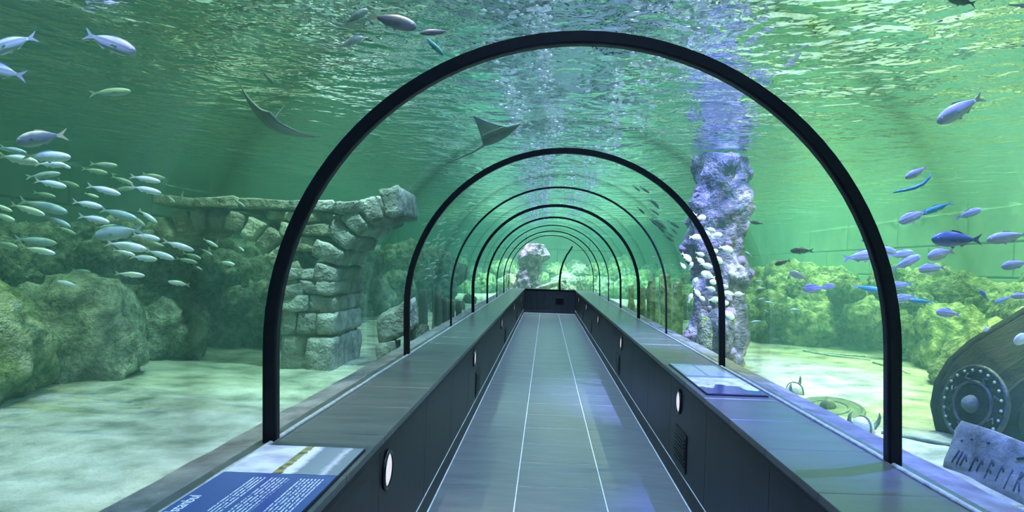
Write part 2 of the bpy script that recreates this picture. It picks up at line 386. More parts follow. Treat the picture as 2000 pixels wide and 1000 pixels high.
# grey seal bead along the foot of the acrylic
for i, sgn in enumerate((-1, 1)):
    pts, rr = [], []
    base = section(RAD-0.012); bx = base[-1][0] if sgn < 0 else base[0][0]
    n = 120
    for k in range(n+1):
        y = TUN0 + (TUN1-TUN0)*k/n
        pts.append((bx + 0.004*noise.noise((y*2, i*5, 1)), y, BENCH + 0.003)); rr.append(0.011 + 0.004*noise.noise((y*5, i*5, 3)))
    o = link('trim_%d' % (i+3), tube(pts, rr, 6), M['seal']); tag(o, 'pale silicone bead along the acrylic foot on the %s side' % ('stone arch', 'coral column')[i], kind='structure')

# ------------------------------------------------------------------ tunnel end
we = link('wall_end', box(BLO-0.1, BRO+0.1, TUN1+0.02, TUN1+0.12, -0.05, BENCH-0.02), M['gap']); tag(we, kind='structure')
px = [BLI + k*(BRI-BLI)/4 for k in range(5)]
for k in range(4):
    link('end_panel', box(px[k]+0.003, px[k+1]-0.003, TUN1-0.01, TUN1+0.03, 0.13, BENCH-0.04, 0.002), M['endwall'], we)
    link('end_plinth', box(px[k]+0.003, px[k+1]-0.003, TUN1-0.014, TUN1+0.03, 0.0, 0.122, 0.002), M['endwall'], we)
link('end_cap', box(BLI-0.02, BRI+0.55, TUN1-0.03, TUN1+0.16, BENCH-0.035, BENCH+0.004, 0.004), M['black'], we)
h = empty('wall_hatch', (0.49, TUN1-0.012, 0.42)); tag(h, 'small square black hatch in the dark end wall', 'hatch')
link('hatch_frame', box(-0.14, 0.14, -0.012, 0.01, -0.10, 0.10, 0.004), M['rim'], h)
link('hatch_door', box(-0.12, 0.12, -0.02, 0.0, -0.08, 0.08, 0.004), M['black'], h)
# end pane
pe = section(RAD+0.02); vs = [(x, TUN1+0.04, z) for x, z in pe] + [(x, TUN1+0.08, z) for x, z in pe]; n = len(pe)
o = link('window_end', fixn(mesh('end_pane', vs, [tuple(range(n)), tuple(range(n, 2*n))] + [(k, (k+1) % n, n+(k+1) % n, n+k) for k in range(n)])), M['acrylic']); tag(o, kind='structure')
cb = [P(u, v, TUN1-0.02) for u, v in ((1093, 568), (1093, 548), (1095, 530), (1100, 513), (1107, 498), (1113, 490), (1118, 481))]
o = link('curved_bar', tube(cb, [0.035, 0.035, 0.033, 0.03, 0.028, 0.027, 0.026], 8), M['black'])
tag(o, 'curved black bar rising from the end wall in front of the far pane', 'bar')

ORD = {0: 'nearest to', 1: 'second from', 2: 'third from', 3: 'fourth from'}
# ------------------------------------------------------------------ lamps, grilles, panels on the benches
lamp_rim = lathe([(0.072, 0), (0.090, 0.0), (0.092, 0.008), (0.086, 0.014), (0.076, 0.014), (0.072, 0.004)], 28)
lamp_lens = lathe([(0.074, 0.0), (0.074, 0.006), (0.06, 0.011), (0.03, 0.013), (0.002, 0.0135)], 28)
def step_lamp(x, y, sgn, label, group):
    e = empty('step_lamp', (x, y, 0.607), (0, -sgn*math.pi/2, 0)); tag(e, label, 'lamp', group)
    link('lamp_rim', lamp_rim, M['rim'], e); link('lamp_lens', lamp_lens, M['lamp_glass'], e)
near = ['round white lamp in the bench front below the picture panel with the coast photo', 'round white lamp in the bench front below the castle photo panel']
for k, y in enumerate((3.21, 7.1, 11.4, 15.7, 20.1)):
    step_lamp(BLI, y, -1, near[0] if k == 0 else 'round white lamp on the stone arch side, %s the dark end wall' % ORD[4-k], 'step lamps on the stone arch side')
for k, y in enumerate((5.13, 9.06, 13.05, 16.9, 20.8)):
    step_lamp(BRI, y, 1, near[1] if k == 0 else 'round white lamp on the coral column side, %s the dark end wall' % ORD[4-k], 'step lamps on the coral column side')
vf = box(-0.008, 0.012, -0.2, 0.2, -0.13, 0.13, 0.003, 'grille_frame')
vb = box(-0.010, 0.004, -0.175, 0.175, -0.105, 0.105, 0.0, 'grille_back')
vsl = box(-0.016, 0.002, -0.175, 0.175, -0.005, 0.005, 0.001, 'grille_slat')
def grille(x, y, sgn, label, group):
    e = empty('vent_grille', (x, y, 0.30)); tag(e, label, 'vent', group)
    if sgn < 0: e.rotation_euler.z = math.pi
    link('grille_frame', vf, M['black'], e); link('grille_back', vb, M['rim'], e)
    for k in range(8): link('grille_slat', vsl, M['black'], e, (0, 0, -0.091 + k*0.026))
for k, y in enumerate((7.53, 12.7, 17.8)):
    grille(BLI, y, -1, 'black slatted vent on the stone arch side, %s the dark end wall' % ORD[2-k], 'vents on the stone arch side')
for k, y in enumerate((5.01, 9.4, 15.0, 18.5)):
    grille(BRI, y, 1, 'black slatted vent right below the first round lamp and castle panel' if k == 0 else 'black slatted vent on the coral column side, %s the dark end wall' % ORD[3-k], 'vents on the coral column side')

def printed(name, build):
    m, nt = mat(name); b = N(nt, 'ShaderNodeBsdfPrincipled', Roughness=0.22)
    c = build(nt); nt.links.new(c, b.inputs['Base Color'])
    o = N(nt, 'ShaderNodeOutputMaterial'); nt.links.new(b.outputs[0], o.inputs[0]); return m
def sep(nt):
    t = N(nt, 'ShaderNodeTexCoord'); s = N(nt, 'ShaderNodeSeparateXYZ'); nt.links.new(t.outputs['Generated'], s.inputs[0]); return t, s
def math2(nt, op, a, b):
    n = N(nt, 'ShaderNodeMath', operation=op)
    for i, q in enumerate((a, b)):
        if q is None: continue
        if isinstance(q, (int, float)): n.inputs[i].default_value = q
        else: nt.links.new(q, n.inputs[i])
    return n.outputs[0]
def mixc(nt, f, a, b):
    n = N(nt, 'ShaderNodeMix', data_type='RGBA')
    if isinstance(f, (int, float)): n.inputs[0].default_value = f
    else: nt.links.new(f, n.inputs[0])
    for i, q in ((6, a), (7, b)):
        if isinstance(q, tuple): n.inputs[i].default_value = (*q, 1)
        else: nt.links.new(q, n.inputs[i])
    return n.outputs[2]
def coast(nt):   # sky, dark shore strip, pale sea with white breakers: read across the bench
    t, s = sep(nt); x = s.outputs[0]
    ns = N(nt, 'ShaderNodeTexNoise', Scale=3.0, Detail=6); nt.links.new(t.outputs['Generated'], ns.inputs['Vector'])
    nf = N(nt, 'ShaderNodeTexNoise', Scale=9.0, Detail=6); nt.links.new(t.outputs['Generated'], nf.inputs['Vector'])
    xx = math2(nt, 'ADD', x, math2(nt, 'MULTIPLY', math2(nt, 'SUBTRACT', nf.outputs[0], 0.5), 0.10))
    sky = ramp(nt, ns.outputs[0], [(0.35, (0.34, 0.35, 0.46)), (0.6, (0.60, 0.60, 0.66))])
    land = ramp(nt, nf.outputs[0], [(0.4, (0.10, 0.10, 0.05)), (0.65, (0.34, 0.30, 0.16))])
    sea = ramp(nt, xx, [(0.56, (0.62, 0.62, 0.68)), (0.62, (0.17, 0.20, 0.26)), (0.80, (0.20, 0.24, 0.28)), (0.86, (0.46, 0.48, 0.56)), (0.90, (0.17, 0.20, 0.24))])
    c = mixc(nt, math2(nt, 'GREATER_THAN', xx, 0.50), land, sea)
    return mixc(nt, math2(nt, 'LESS_THAN', x, 0.42), c, sky)
def textpage(rows, cols, paper, ink, y0=0.05, y1=0.95, colx=((0.3, 0.45), (0.5, 0.66), (0.72, 0.93))):
    def f(nt):
        t, s = sep(nt); x, y = s.outputs[0], s.outputs[1]
        fac = None
        wob = N(nt, 'ShaderNodeTexNoise', Scale=60.0, Detail=1)
        nt.links.new(t.outputs['Generated'], wob.inputs['Vector'])
        for a, b in colx:
            inx = math2(nt, 'MULTIPLY', math2(nt, 'GREATER_THAN', x, a), math2(nt, 'LESS_THAN', x, b))
            ln = math2(nt, 'GREATER_THAN', math2(nt, 'SINE', math2(nt, 'MULTIPLY', x, rows*6.283), None), 0.25)
            m_ = math2(nt, 'MULTIPLY', inx, ln)
            fac = m_ if fac is None else math2(nt, 'ADD', fac, m_)
        iny = math2(nt, 'MULTIPLY', math2(nt, 'GREATER_THAN', y, y0), math2(nt, 'LESS_THAN', y, y1))
        fac = math2(nt, 'MULTIPLY', math2(nt, 'MULTIPLY', fac, iny), math2(nt, 'GREATER_THAN', wob.outputs[0], 0.44))
        return mixc(nt, fac, paper, ink)
    return f
def castle(nt):  # pale clouds over a dark crag
    t, s = sep(nt); x, y = s.outputs[0], s.outputs[1]
    n1 = N(nt, 'ShaderNodeTexNoise', Scale=4.0, Detail=7); nt.links.new(t.outputs['Generated'], n1.inputs['Vector'])
    edge = math2(nt, 'ADD', y, math2(nt, 'MULTIPLY', math2(nt, 'SUBTRACT', n1.outputs[0], 0.5), 0.9))
    bumpx = math2(nt, 'ABSOLUTE', math2(nt, 'SUBTRACT', x, 0.42), None)
    edge = math2(nt, 'ADD', edge, math2(nt, 'MULTIPLY', bumpx, 0.5))
    sky = ramp(nt, n1.outputs[0], [(0.35, (0.30, 0.31, 0.42)), (0.6, (0.60, 0.61, 0.68))])
    return mixc(nt, math2(nt, 'GREATER_THAN', edge, 0.55), (0.05, 0.06, 0.12), sky)
def panel(x0, x1, y0, y1, name, label, parts):
    e = empty(name, ((x0+x1)/2, y0, BENCH)); tag(e, label, 'sign')
    W = x1-x0
    link('backing', box(-W/2, W/2, 0, y1-y0, -0.001, 0.008, 0.001), M['black'], e)
    for nm, a, b, m in parts:
        me = box(-W/2+0.004, W/2-0.004, a-y0+0.002, b-y0-0.002, 0.006, 0.012, 0.0, nm); link(nm, me, m, e)
    return e
m_coast = printed('print_coast', coast)
m_text = printed('print_text', textpage(32, 3, (0.055, 0.085, 0.24), (0.55, 0.57, 0.68), colx=((0.30, 0.42), (0.47, 0.63), (0.71, 0.92))))
m_castle = printed('print_castle', castle)
m_text2 = printed('print_text_two', textpage(60, 3, (0.16, 0.22, 0.34), (0.62, 0.68, 0.82), 0.12, 0.92, ((0.05, 0.45), (0.5, 0.92))))
p1 = panel(-1.105, -0.70, 1.55, 2.83, 'info_panel', 'info panel with a coast photo and white text on blue', [('photo_print', 2.46, 2.83, m_coast), ('text_print', 1.55, 2.46, m_text)])
cu = bpy.data.curves.new('title', 'FONT'); cu.body = 'of Istanbul'; cu.size = 0.052; cu.extrude = 0.0004; cu.align_x = 'RIGHT'
to = bpy.data.objects.new('title', cu); COL.objects.link(to)
bpy.context.view_layer.update()
tmesh = bpy.data.meshes.new_from_object(to.evaluated_get(bpy.context.evaluated_depsgraph_get())); bpy.data.objects.remove(to)
tmesh.materials.clear()
M['ink'] = surf('white_ink', [(0.3, (0.7, 0.72, 0.85)), (0.7, (0.8, 0.82, 0.95))], 5, 0.4, 0)
link('title_lettering', tmesh, M['ink'], p1, (-0.152, 0.66, 0.0125), (0, 0, math.pi/2))
panel(1.03, 1.42, 4.40, 5.76, 'info_panel', 'info panel with a dark castle crag photo and pale text columns', [('photo_print', 4.40, 5.06, m_castle), ('text_print', 5.06, 5.76, m_text2)])

# ------------------------------------------------------------------ tank shell
def panel_wall(name, m, side, pw, phs, zt):
    """a wall of separate coated panels with dark joints; side: 'L','R','E','B'"""
    if side == 'L': wl = box(XL-0.3, XL-0.04, YB, YE, -0.2, 7.0)
    elif side == 'R': wl = box(XR+0.04, XR+0.3, YB, YE, -0.2, 7.0)
    elif side == 'E': wl = box(XL, XR, YE+0.04, YE+0.3, -0.2, 7.0)
    else: wl = box(XL, XR, YB-0.3, YB-0.04, -0.2, 7.0)
    o = link(name, wl, M['gap']); tag(o, kind='structure')
    z = 0.0
    for r, ph in enumerate(phs):
        if side in 'LR':
            me = box(-0.05, 0.05, 0.02, pw-0.02, z+0.02, z+ph-0.02, 0.012, 'wall_panel')
            y = YB - (pw/2 if r % 2 else 0)
            while y < YE:
                link('wall_panel', me, m, o, (XL if side == 'L' else XR, y, 0)); y += pw
        else:
            me = box(0.02, pw-0.02, -0.05, 0.05, z+0.02, z+ph-0.02, 0.012, 'wall_panel')
            x = XL - (pw/2 if r % 2 else 0)
            while x < XR:
                link('wall_panel', me, m, o, (x, YE if side == 'E' else YB, 0)); x += pw
        z += ph
    return o
panel_wall('wall_left', M['wall_left'], 'L', 2.6, (0.9, 0.75, 0.7, 0.75, 1.2, 1.4), 7)
panel_wall('wall_right', M['wall_right'], 'R', 3.0, (0.9, 0.75, 0.7, 0.75, 1.2, 1.4), 7)
panel_wall('wall_far', M['wall_right'], 'E', 3.0, (0.9, 0.75, 0.7, 0.75, 1.2, 1.4), 7)
tag(link('wall_behind', box(XL, XR, YB-0.3, YB, -0.2, 7.0), M['wall_left']), kind='structure')
tag(link('wall_entry', box(-1.16, 1.52, TUN0-0.86, TUN0-0.76, 0, 2.6), M['hall']), kind='structure')
tag(link('ceiling', box(XL, XR, YB, YE, 6.6, 6.8), M['hall']), kind='structure')

# sand bed: one rolling sheet, open under the tunnel base
def sandz(x, y):
    z = SAND + 0.05*noise.noise((x*0.55, y*0.4, 2.0)) + 0.018*noise.noise((x*2.2, y*1.3, 5.0)) + 0.010*noise.noise((x*6, y*4, 8.0)) + 0.012*math.sin(7*(y*.8 + x*.55) + 3.5*noise.noise((x*.8, y*.8, 3)))*(.5 + noise.noise((x*.5, y*.5, 9)))
    return z
def sand_sheet(name, x0, x1, y0, y1, st, label):
    nx, ny_ = int((x1-x0)/st), int((y1-y0)/st)
    vs = [(x0+(x1-x0)*i/nx, y0+(y1-y0)*j/ny_, 0) for j in range(ny_+1) for i in range(nx+1)]
    vs = [(x, y, sandz(x, y)) for x, y, _ in vs]
    fs = [(j*(nx+1)+i, j*(nx+1)+i+1, (j+1)*(nx+1)+i+1, (j+1)*(nx+1)+i) for j in range(ny_) for i in range(nx)]
    o = link(name, mesh(name, vs, fs, True), M['sand']); tag(o, label, 'sand', kind='stuff'); return o
sand_sheet('sand_bed', XL+.055, BLO-0.1, YB+.01, YE-.055, 0.08, 'pale rippled sand bed on the stone arch side of the tunnel')
sand_sheet('sand_bed', BRO+0.1, XR-.055, YB+.01, YE-.055, 0.08, 'bright green-lit sand bed on the coral column side of the tunnel')
sand_sheet('sand_bed', BLO-0.1, BRO+0.1, TUN1+0.2, YE-.055, 0.09, 'sand bed beyond the dark end wall')

# water: the lit green body with the tunnel cut out of it, and its rippled surface
vs = [(x, y, z) for x in (XL+0.055, XR-0.055) for y in (YB+0.01, YE-0.055) for z in (-0.15, WATER)]
fs = [(0, 1, 3, 2), (4, 6, 7, 5), (0, 4, 5, 1), (2, 3, 7, 6), (0, 2, 6, 4), (1, 5, 7, 3)]
bme = fixn(mesh('wb', vs, fs))
se = section(RAD+0.056, z0=-0.1); n = len(se)
tv = [(x, TUN0-0.89, z) for x, z in se] + [(x, TUN1+0.17, z) for x, z in se]
tf = [tuple(range(n)), tuple(range(n, 2*n))] + [(k, (k+1) % n, n+(k+1) % n, n+k) for k in range(n)]
tme = fixn(mesh('wt', tv, tf)); tme.flip_normals()
bm = bmesh.new(); bm.from_mesh(bme); bm.from_mesh(tme)
wme = bpy.data.meshes.new('tank_water'); bm.to_mesh(wme); bm.free()
o = link('tank_water', wme, M['water']); tag(o, 'clear green water filling the tank around the tunnel', 'water', kind='stuff')
st = 0.14; nx, ny_ = int((XR-XL)/st), int((YE-YB)/st)
vs = []
for j in range(ny_+1):
    for i in range(nx+1):
        x, y = XL+.055+(XR-XL-.11)*i/nx, YB+.01+(YE-YB-.07)*j/ny_
        vs.append((x, y, WATER + 0.022*noise.noise((x*0.9, y*0.9, 1)) + 0.010*noise.noise((x*2.3, y*2.3, 7))))
fs = [(j*(nx+1)+i, j*(nx+1)+i+1, (j+1)*(nx+1)+i+1, (j+1)*(nx+1)+i) for j in range(ny_) for i in range(nx)]
o = link('water_surface', mesh('water_surface', vs, fs, True), M['surface']); tag(o, 'rippled mirror-like water surface above the tunnel', 'water', kind='stuff')
# added pale blobs that imitate lamp glints, in three lines above the tunnel
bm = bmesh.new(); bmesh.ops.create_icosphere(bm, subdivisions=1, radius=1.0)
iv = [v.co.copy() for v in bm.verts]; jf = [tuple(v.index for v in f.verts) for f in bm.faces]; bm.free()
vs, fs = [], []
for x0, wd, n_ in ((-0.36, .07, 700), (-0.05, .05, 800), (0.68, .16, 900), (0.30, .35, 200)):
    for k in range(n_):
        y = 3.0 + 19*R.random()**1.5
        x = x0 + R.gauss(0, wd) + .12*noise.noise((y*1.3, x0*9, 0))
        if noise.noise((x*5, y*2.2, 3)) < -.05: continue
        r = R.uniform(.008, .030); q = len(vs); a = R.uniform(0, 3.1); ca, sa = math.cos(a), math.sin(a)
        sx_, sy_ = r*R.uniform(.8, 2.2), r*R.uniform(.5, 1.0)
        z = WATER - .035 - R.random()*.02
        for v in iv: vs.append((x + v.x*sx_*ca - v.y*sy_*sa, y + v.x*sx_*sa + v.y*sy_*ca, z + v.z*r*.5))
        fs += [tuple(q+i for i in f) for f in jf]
o = link('glint_blobs', mesh('glint_blobs', vs, fs, True), M['glint']); tag(o, 'added pale blobs imitating lamp glints under the surface along the tunnel crown', 'glints', kind='stuff')
#@@OBJECTS

# ------------------------------------------------------------------ rocks
def rock_mesh(seed, sub=4, rough=0.32, flat=0.75):
    bm = bmesh.new(); bmesh.ops.create_icosphere(bm, subdivisions=sub, radius=1.0)
    off = Vector((seed*7.3, seed*3.1, seed*1.7))
    for v in bm.verts:
        p = v.co.normalized()
        d = 1 + rough*noise.noise(p*1.1 + off) + rough*0.55*noise.noise(p*2.4 + off*2)
        c = noise.cell(p*2.2 + off)                       # blocky faces
        rid = 1 - abs(noise.noise(p*3.2 + off*1.3))*2
        d += 0.10*c + 0.16*rid*rough + 0.30*rough*noise.noise(p*6 + off) + 0.24*rough*noise.noise(p*12 + off)
        v.co = Vector((p.x*d, p.y*d, p.z*d*flat))
    k = len(bm.verts)/sum(v.co.length for v in bm.verts)      # mean radius 1
    for v in bm.verts: v.co *= k
    me = bpy.data.meshes.new('rock'); bm.to_mesh(me); bm.free()
    me.polygons.foreach_set('use_smooth', [True]*len(me.polygons)); return me
ROCKS = [rock_mesh(s, 5 if s < 3 else 4, 0.26 + 0.04*(s % 3), 0.88) for s in range(7)]
ROCKS_T = []
for me in ROCKS:
    m2 = me.copy(); m2.materials.append(M['rock_teal']); ROCKS_T.append(m2)
    me.materials.append(M['rock'])
def rock(loc, s, label, group, teal=False, name='boulder', rot=None):
    me = R.choice(ROCKS_T if teal else ROCKS)
    o = link(name, me, None, None, loc, rot or (R.uniform(-.4, .4), R.uniform(-.4, .4), R.uniform(0, 6.28)), s)
    return tag(o, label, 'rock', group)
HEAP, KEEP = [], []                                         # placed boulders (x, y, z, r); ground circles to stay out of
def settle(x, y, r):
    """height at which a boulder dropped here comes to rest, pressed a little into what carries it"""
    z = sandz(x, y) + .55*r; on = False
    for X, Y, Z, q in HEAP:
        d2 = (x-X)**2 + (y-Y)**2; m_ = .93*(r+q)
        if d2 < m_*m_:
            zz = Z + math.sqrt(m_*m_ - d2)
            if zz > z: z, on = zz, True
    return z, on
def boulder(x, y, r, label, group, teal, z=None):
    if z is None: z = settle(x, y, r)[0]
    HEAP.append((x, y, z, r))
    rock((x, y, z), tuple(r*R.uniform(.94, 1.06) for _ in range(3)), label, group, teal)
def heap(n, pick, top, rad, labels, groups, teal, ground_only=False):
    """n boulders; each takes the lowest of several resting places under the outline top(x, y)"""
    for k in range(n):
        best = None
        for t in range(26):
            x, y = pick(); r = R.uniform(*rad(k/n))
            if any((x-X)**2 + (y-Y)**2 < (r*1.12+q)**2 for X, Y, q in KEEP): continue
            z, on = settle(x, y, r)
            if z + .8*r > top(x, y) or (ground_only and on): continue
            if best is None or z - .2*r < best[2] - .2*best[3]: best = (x, y, z, r)
        if best:
            x, y, z, r = best; tier = 0 if z < SAND + .75 else 1 if z < SAND + 1.15 else 2
            boulder(x, y, r, labels[min(tier, len(labels)-1)], groups[min(tier, len(groups)-1)], teal(y) if callable(teal) else teal, z)
def lerp_tab(tab, y):
    if y <= tab[0][0]: return tab[0][1]
    for (a, p), (b, q) in zip(tab, tab[1:]):
        if y <= b: return p + (q-p)*(y-a)/(b-a)
    return tab[-1][1]
# the ruin, the posts, the columns and the stones that stand free
for k in range(10): KEEP.append((-4.15 + .25*k, 7.85, .36)); KEEP.append((-4.15 + .25*k, 8.5, .36))
for p_, q in ((G(1402, 728, SAND), .5), (G(1378, 745, SAND), .3), (P(1030, 560, 27.2), .75), (P(757, 700, 7.9), .4), (P(790, 700, 8.2), .45)): KEEP.append((p_.x, p_.y, q))
for u, v in ((826, 652), (854, 650), (868, 648), (881, 645), (896, 642), (820, 672), (838, 668)): p_ = G(u, v, SAND); KEEP.append((p_.x, p_.y, .16))
for u, v in ((1252, 640), (1272, 645), (1300, 655), (1322, 662), (1233, 628)): p_ = G(u, v, SAND); KEEP.append((p_.x, p_.y, .22))
for u, v in ((1570, 680), (1610, 688), (1650, 694), (1700, 700), (1640, 684), (1690, 690)): p_ = G(u, v, SAND); KEEP.append((p_.x, p_.y, .12))
for k in range(6): KEEP.append((3.5 + .35*k, 5.75 + .05*k, .75))    # ship prow
# stone arch side
LE = [(2.0, -4.15), (5.4, -4.1), (6.6, -3.9), (7.2, -4.5), (8.9, -4.5), (9.3, -3.1), (10.6, -3.2), (12.5, -3.4), (22, -2.7)]
for x, y, r in ((-4.5, 8.15, .52), (-4.55, 8.2, .33)):     # they carry the loose end of the ruin
    boulder(x, y, r, 'boulder under the loose end of the ruined stone arch', 'boulders under the arch end', True)
def pl():
    y = R.uniform(2.6, 14.0); return R.uniform(-7.3, lerp_tab(LE, y) - .35), y
heap(150, pl, lambda x, y: min(1.95, .95 + .55*(lerp_tab(LE, y) - x)), lambda f: ((.55, .8) if f < .35 else (.38, .6) if f < .7 else (.22, .38)),
     ('algae-covered boulder at the sand edge of the rock bank on the arch side', 'boulder in the middle tier of the rock bank on the arch side', 'boulder on the crest of the rock bank on the arch side'),
     ('arch side bank, sand edge', 'arch side bank, middle tier', 'arch side bank, crest'), lambda y: y > 6.5 or y < 4.0)
def pl2():
    y = R.uniform(14.0, 23.5); return R.uniform(-6.0, lerp_tab(LE, y) - .3), y
heap(60, pl2, lambda x, y: 2.0, lambda f: ((.6, .85) if f < .5 else (.35, .55)),
     ('craggy boulder at the foot of the mound beyond the wooden posts', 'craggy boulder high on the mound beyond the wooden posts'), ('mound beyond the posts, foot', 'mound beyond the posts, top'), True)
# coral column side
RE = [(5.6, 4.5), (8.4, 4.3), (9.4, 5.0), (10.2, 4.9), (11.2, 4.4), (12.4, 3.6), (27, 3.0)]
def pr():
    y = 5.8 + 17.5*R.random()**1.25; e_ = lerp_tab(RE, y); return R.uniform(e_ + .28, e_ + 3.2), y
heap(210, pr, lambda x, y: min(1.75, .80 + .50*(x - lerp_tab(RE, y))), lambda f: ((.50, .75) if f < .35 else (.34, .55) if f < .7 else (.2, .34)),
     ('yellow-green boulder at the sand edge of the bank on the coral column side', 'yellow-green boulder in the middle tier of the bank on the coral column side', 'boulder on the crest of the bank on the coral column side'),
     ('column side bank, sand edge', 'column side bank, middle tier', 'column side bank, crest'), False)
# far end beyond the glass, with the two stones that carry the sunken log
LOG = [P(u, v, 26.0) for u, v in ((1048, 566), (1070, 559), (1090, 553), (1106, 549))]
for q, r in ((LOG[0], .22), (LOG[3], .36)):
    boulder(q.x, 26.0, r, 'boulder that carries an end of the sunken log', 'boulders under the log', True, q.z - .06 - r*.93)
heap(60, lambda: (R.uniform(-5.5, 6.5), R.uniform(28.6, 32.0)), lambda x, y: .95 + .28*(y - 28), lambda f: ((.55, .8) if f < .5 else (.3, .5)),
     ('rounded boulder of the far bank beyond the end wall',), ('far bank boulders',), lambda y: R.random() < .4)
heap(14, lambda: (R.choice((-2.45, 2.35)) + R.uniform(-.25, .25), R.uniform(13, 23)), lambda x, y: 1.4, lambda f: (.16, .28),
     ('small loose boulder on the sand along the far half of the tunnel',), ('loose boulders along the tunnel',), False, True)

# ------------------------------------------------------------------ ruined stone arch, stone by stone
def stone_mesh(poly, y0, y1, seed, amp=0.018):
    """prism of a four-sided outline in x-z, subdivided and weathered"""
    bm = bmesh.new()
    c = Vector((sum(p[0] for p in poly)/4, 0, sum(p[1] for p in poly)/4))
    n = 5
    def pt(s, t, y):
        a = Vector((poly[0][0], 0, poly[0][1])).lerp(Vector((poly[1][0], 0, poly[1][1])), s)
        b = Vector((poly[3][0], 0, poly[3][1])).lerp(Vector((poly[2][0], 0, poly[2][1])), s)
        q = a.lerp(b, t); q.y = y; return q
    grid = {}
    def vert(i, j, k):
        key = (i, j, k)
        if key not in grid:
            s, t, d = i/n, j/n, k/n
            q = pt(s, t, y0 + (y1-y0)*d)
            e = sum(1 for w_ in (i, j, k) if w_ in (0, n))
            pull = 0.045 if e == 3 else 0.022 if e == 2 else 0.0
            cc = Vector((c.x, (y0+y1)/2, c.z)); dirv = (cc - q); dirv.y *= 0.3
            q = q + dirv*pull*1.6
            w_ = Vector((q.x*4+seed, q.y*4, q.z*4))
            q = q + Vector((noise.noise(w_), noise.noise(w_ + Vector((9, 3, 1))) * 1.4, noise.noise(w_ + Vector((2, 7, 5)))))*amp*1.6 + Vector((noise.noise(w_*3.1), noise.noise(w_*3.1 + Vector((5, 1, 2)))*1.6, noise.noise(w_*3.1 + Vector((8, 3, 4)))))*amp*.8
            grid[key] = bm.verts.new(q)
        return grid[key]
    for a in range(n):
        for b in range(n):
            for f in ((0,), (n,)):
                k = f[0]
                bm.faces.new([vert(a, b, k), vert(a+1, b, k), vert(a+1, b+1, k), vert(a, b+1, k)])
                bm.faces.new([vert(k, a, b), vert(k, a+1, b), vert(k, a+1, b+1), vert(k, a, b+1)])
                bm.faces.new([vert(a, k, b), vert(a+1, k, b), vert(a+1, k, b+1), vert(a, k, b+1)])
    bmesh.ops.recalc_face_normals(bm, faces=bm.faces[:])
    me = bpy.data.meshes.new('stone'); bm.to_mesh(me); bm.free()
    me.polygons.foreach_set('use_smooth', [True]*len(me.polygons)); return me
AY, AT = 7.6, 1.15                                          # front plane and thickness of the ruin
ar = empty('stone_arch', (-2.6, AY, SAND)); tag(ar, 'ruined stone arch of weathered blocks, broken off at one side', 'ruin')
ao = Vector((-2.6, AY, SAND))
def px2(u, v):
    p = P(u, v, AY); return p.x, p.z
k0 = AY/F
def stone(poly, m, y0=0.0, y1=AT, nm='stone'):
    poly = [(x-ao.x, z-ao.z) for x, z in poly]
    j = R.uniform(-.035, .03)
    link(nm, stone_mesh(poly, y0 + j, y1, R.uniform(0, 99)), m, ar)
# pillar courses
xl, xr = px2(548, 600)[0], px2(655, 600)[0]
zs = [SAND-0.1, 0.72, 0.98, 1.16, 1.32, 1.44]
for r in range(len(zs)-1):
    n_ = (2, 3, 2, 3, 3)[r]; cuts = [xl] + sorted(xl + (xr-xl)*((q+1)/n_ + R.uniform(-.06, .06)) for q in range(n_-1)) + [xr]
    for q in range(n_):
        g = 0.009
        # two stones through the depth so that the reveal shows joints too
        d_ = AT*R.uniform(.4, .6)
        for a, b in ((0, d_-.01), (d_+.01, AT)):
            stone([(cuts[q]+g, zs[r]+g), (cuts[q+1]-g, zs[r]+g), (cuts[q+1]-g, zs[r+1]-g), (cuts[q]+g, zs[r+1]-g)], M['stone'], a, b)
# voussoirs of the broken right-hand arc and of the long left-hand arc
def arc(cx, cz, r0, r1, a0, a1, n_, m, skip=()):
    for q in range(n_):
        if q in skip: continue
        b0 = a0 + (a1-a0)*q/n_ + 0.02*(1 if a1 > a0 else -1); b1 = a0 + (a1-a0)*(q+1)/n_ - 0.02*(1 if a1 > a0 else -1)
        rr = r1*R.uniform(.97, 1.03)
        f = lambda r, a: (cx + r*math.cos(a), cz + r*math.sin(a))
        stone([f(r0, b0), f(r0, b1), f(rr, b1), f(rr, b0)], m if R.random() < .8 else M['stone'], 0, AT*R.uniform(.9, 1.0), 'voussoir')
cx, cz = px2(800, 560); rin = cx - xr
arc(cx, cz, rin, rin+0.30, math.pi, math.pi*0.545, 6, M['stone'])
cx2, cz2 = px2(405, 590); rin2 = xl - cx2
arc(cx2, cz2, rin2, rin2+0.24, 0.05, math.pi*0.80, 11, M['stone_yellow'])
# spandrel courses above the pillar and over the left arc
ztop = px2(640, 414)[1]
z = zs[-1]; r = 0
while z < ztop - 0.05:
    hh = min(R.uniform(.13, .19), ztop - z)
    x = px2(300, 500)[0] + R.uniform(0, .2)
    xe = px2(690, 500)[0] 
    while x < xe:
        wd = R.uniform(.2, .42); xm, zm = x + wd/2, z + hh/2
        inside = math.hypot(xm-cx, zm-cz) < rin+0.36 or math.hypot(xm-cx2, zm-cz2) < rin2+0.30
        if not inside:
            g = 0.01
            stone([(x+g, z+g), (x+wd-g, z+g), (x+wd-g, z+hh-g), (x+g, z+hh-g)], M['stone'] if x > px2(600, 500)[0] else M['stone_yellow'], 0.02, AT)
        x += wd
    z += hh; r += 1
# capping slabs
x = px2(300, 430)[0]
while x < px2(700, 430)[0]:
    wd = R.uniform(.35, .6)
    stone([(x+.01, ztop+.01), (x+wd-.01, ztop+.01), (x+wd-.01, ztop+R.uniform(.10, .15)), (x+.01, ztop+R.uniform(.10, .15))], M['stone'] if x > px2(560, 430)[0] else M['stone_yellow'], -0.04, AT, 'capstone')
    x += wd
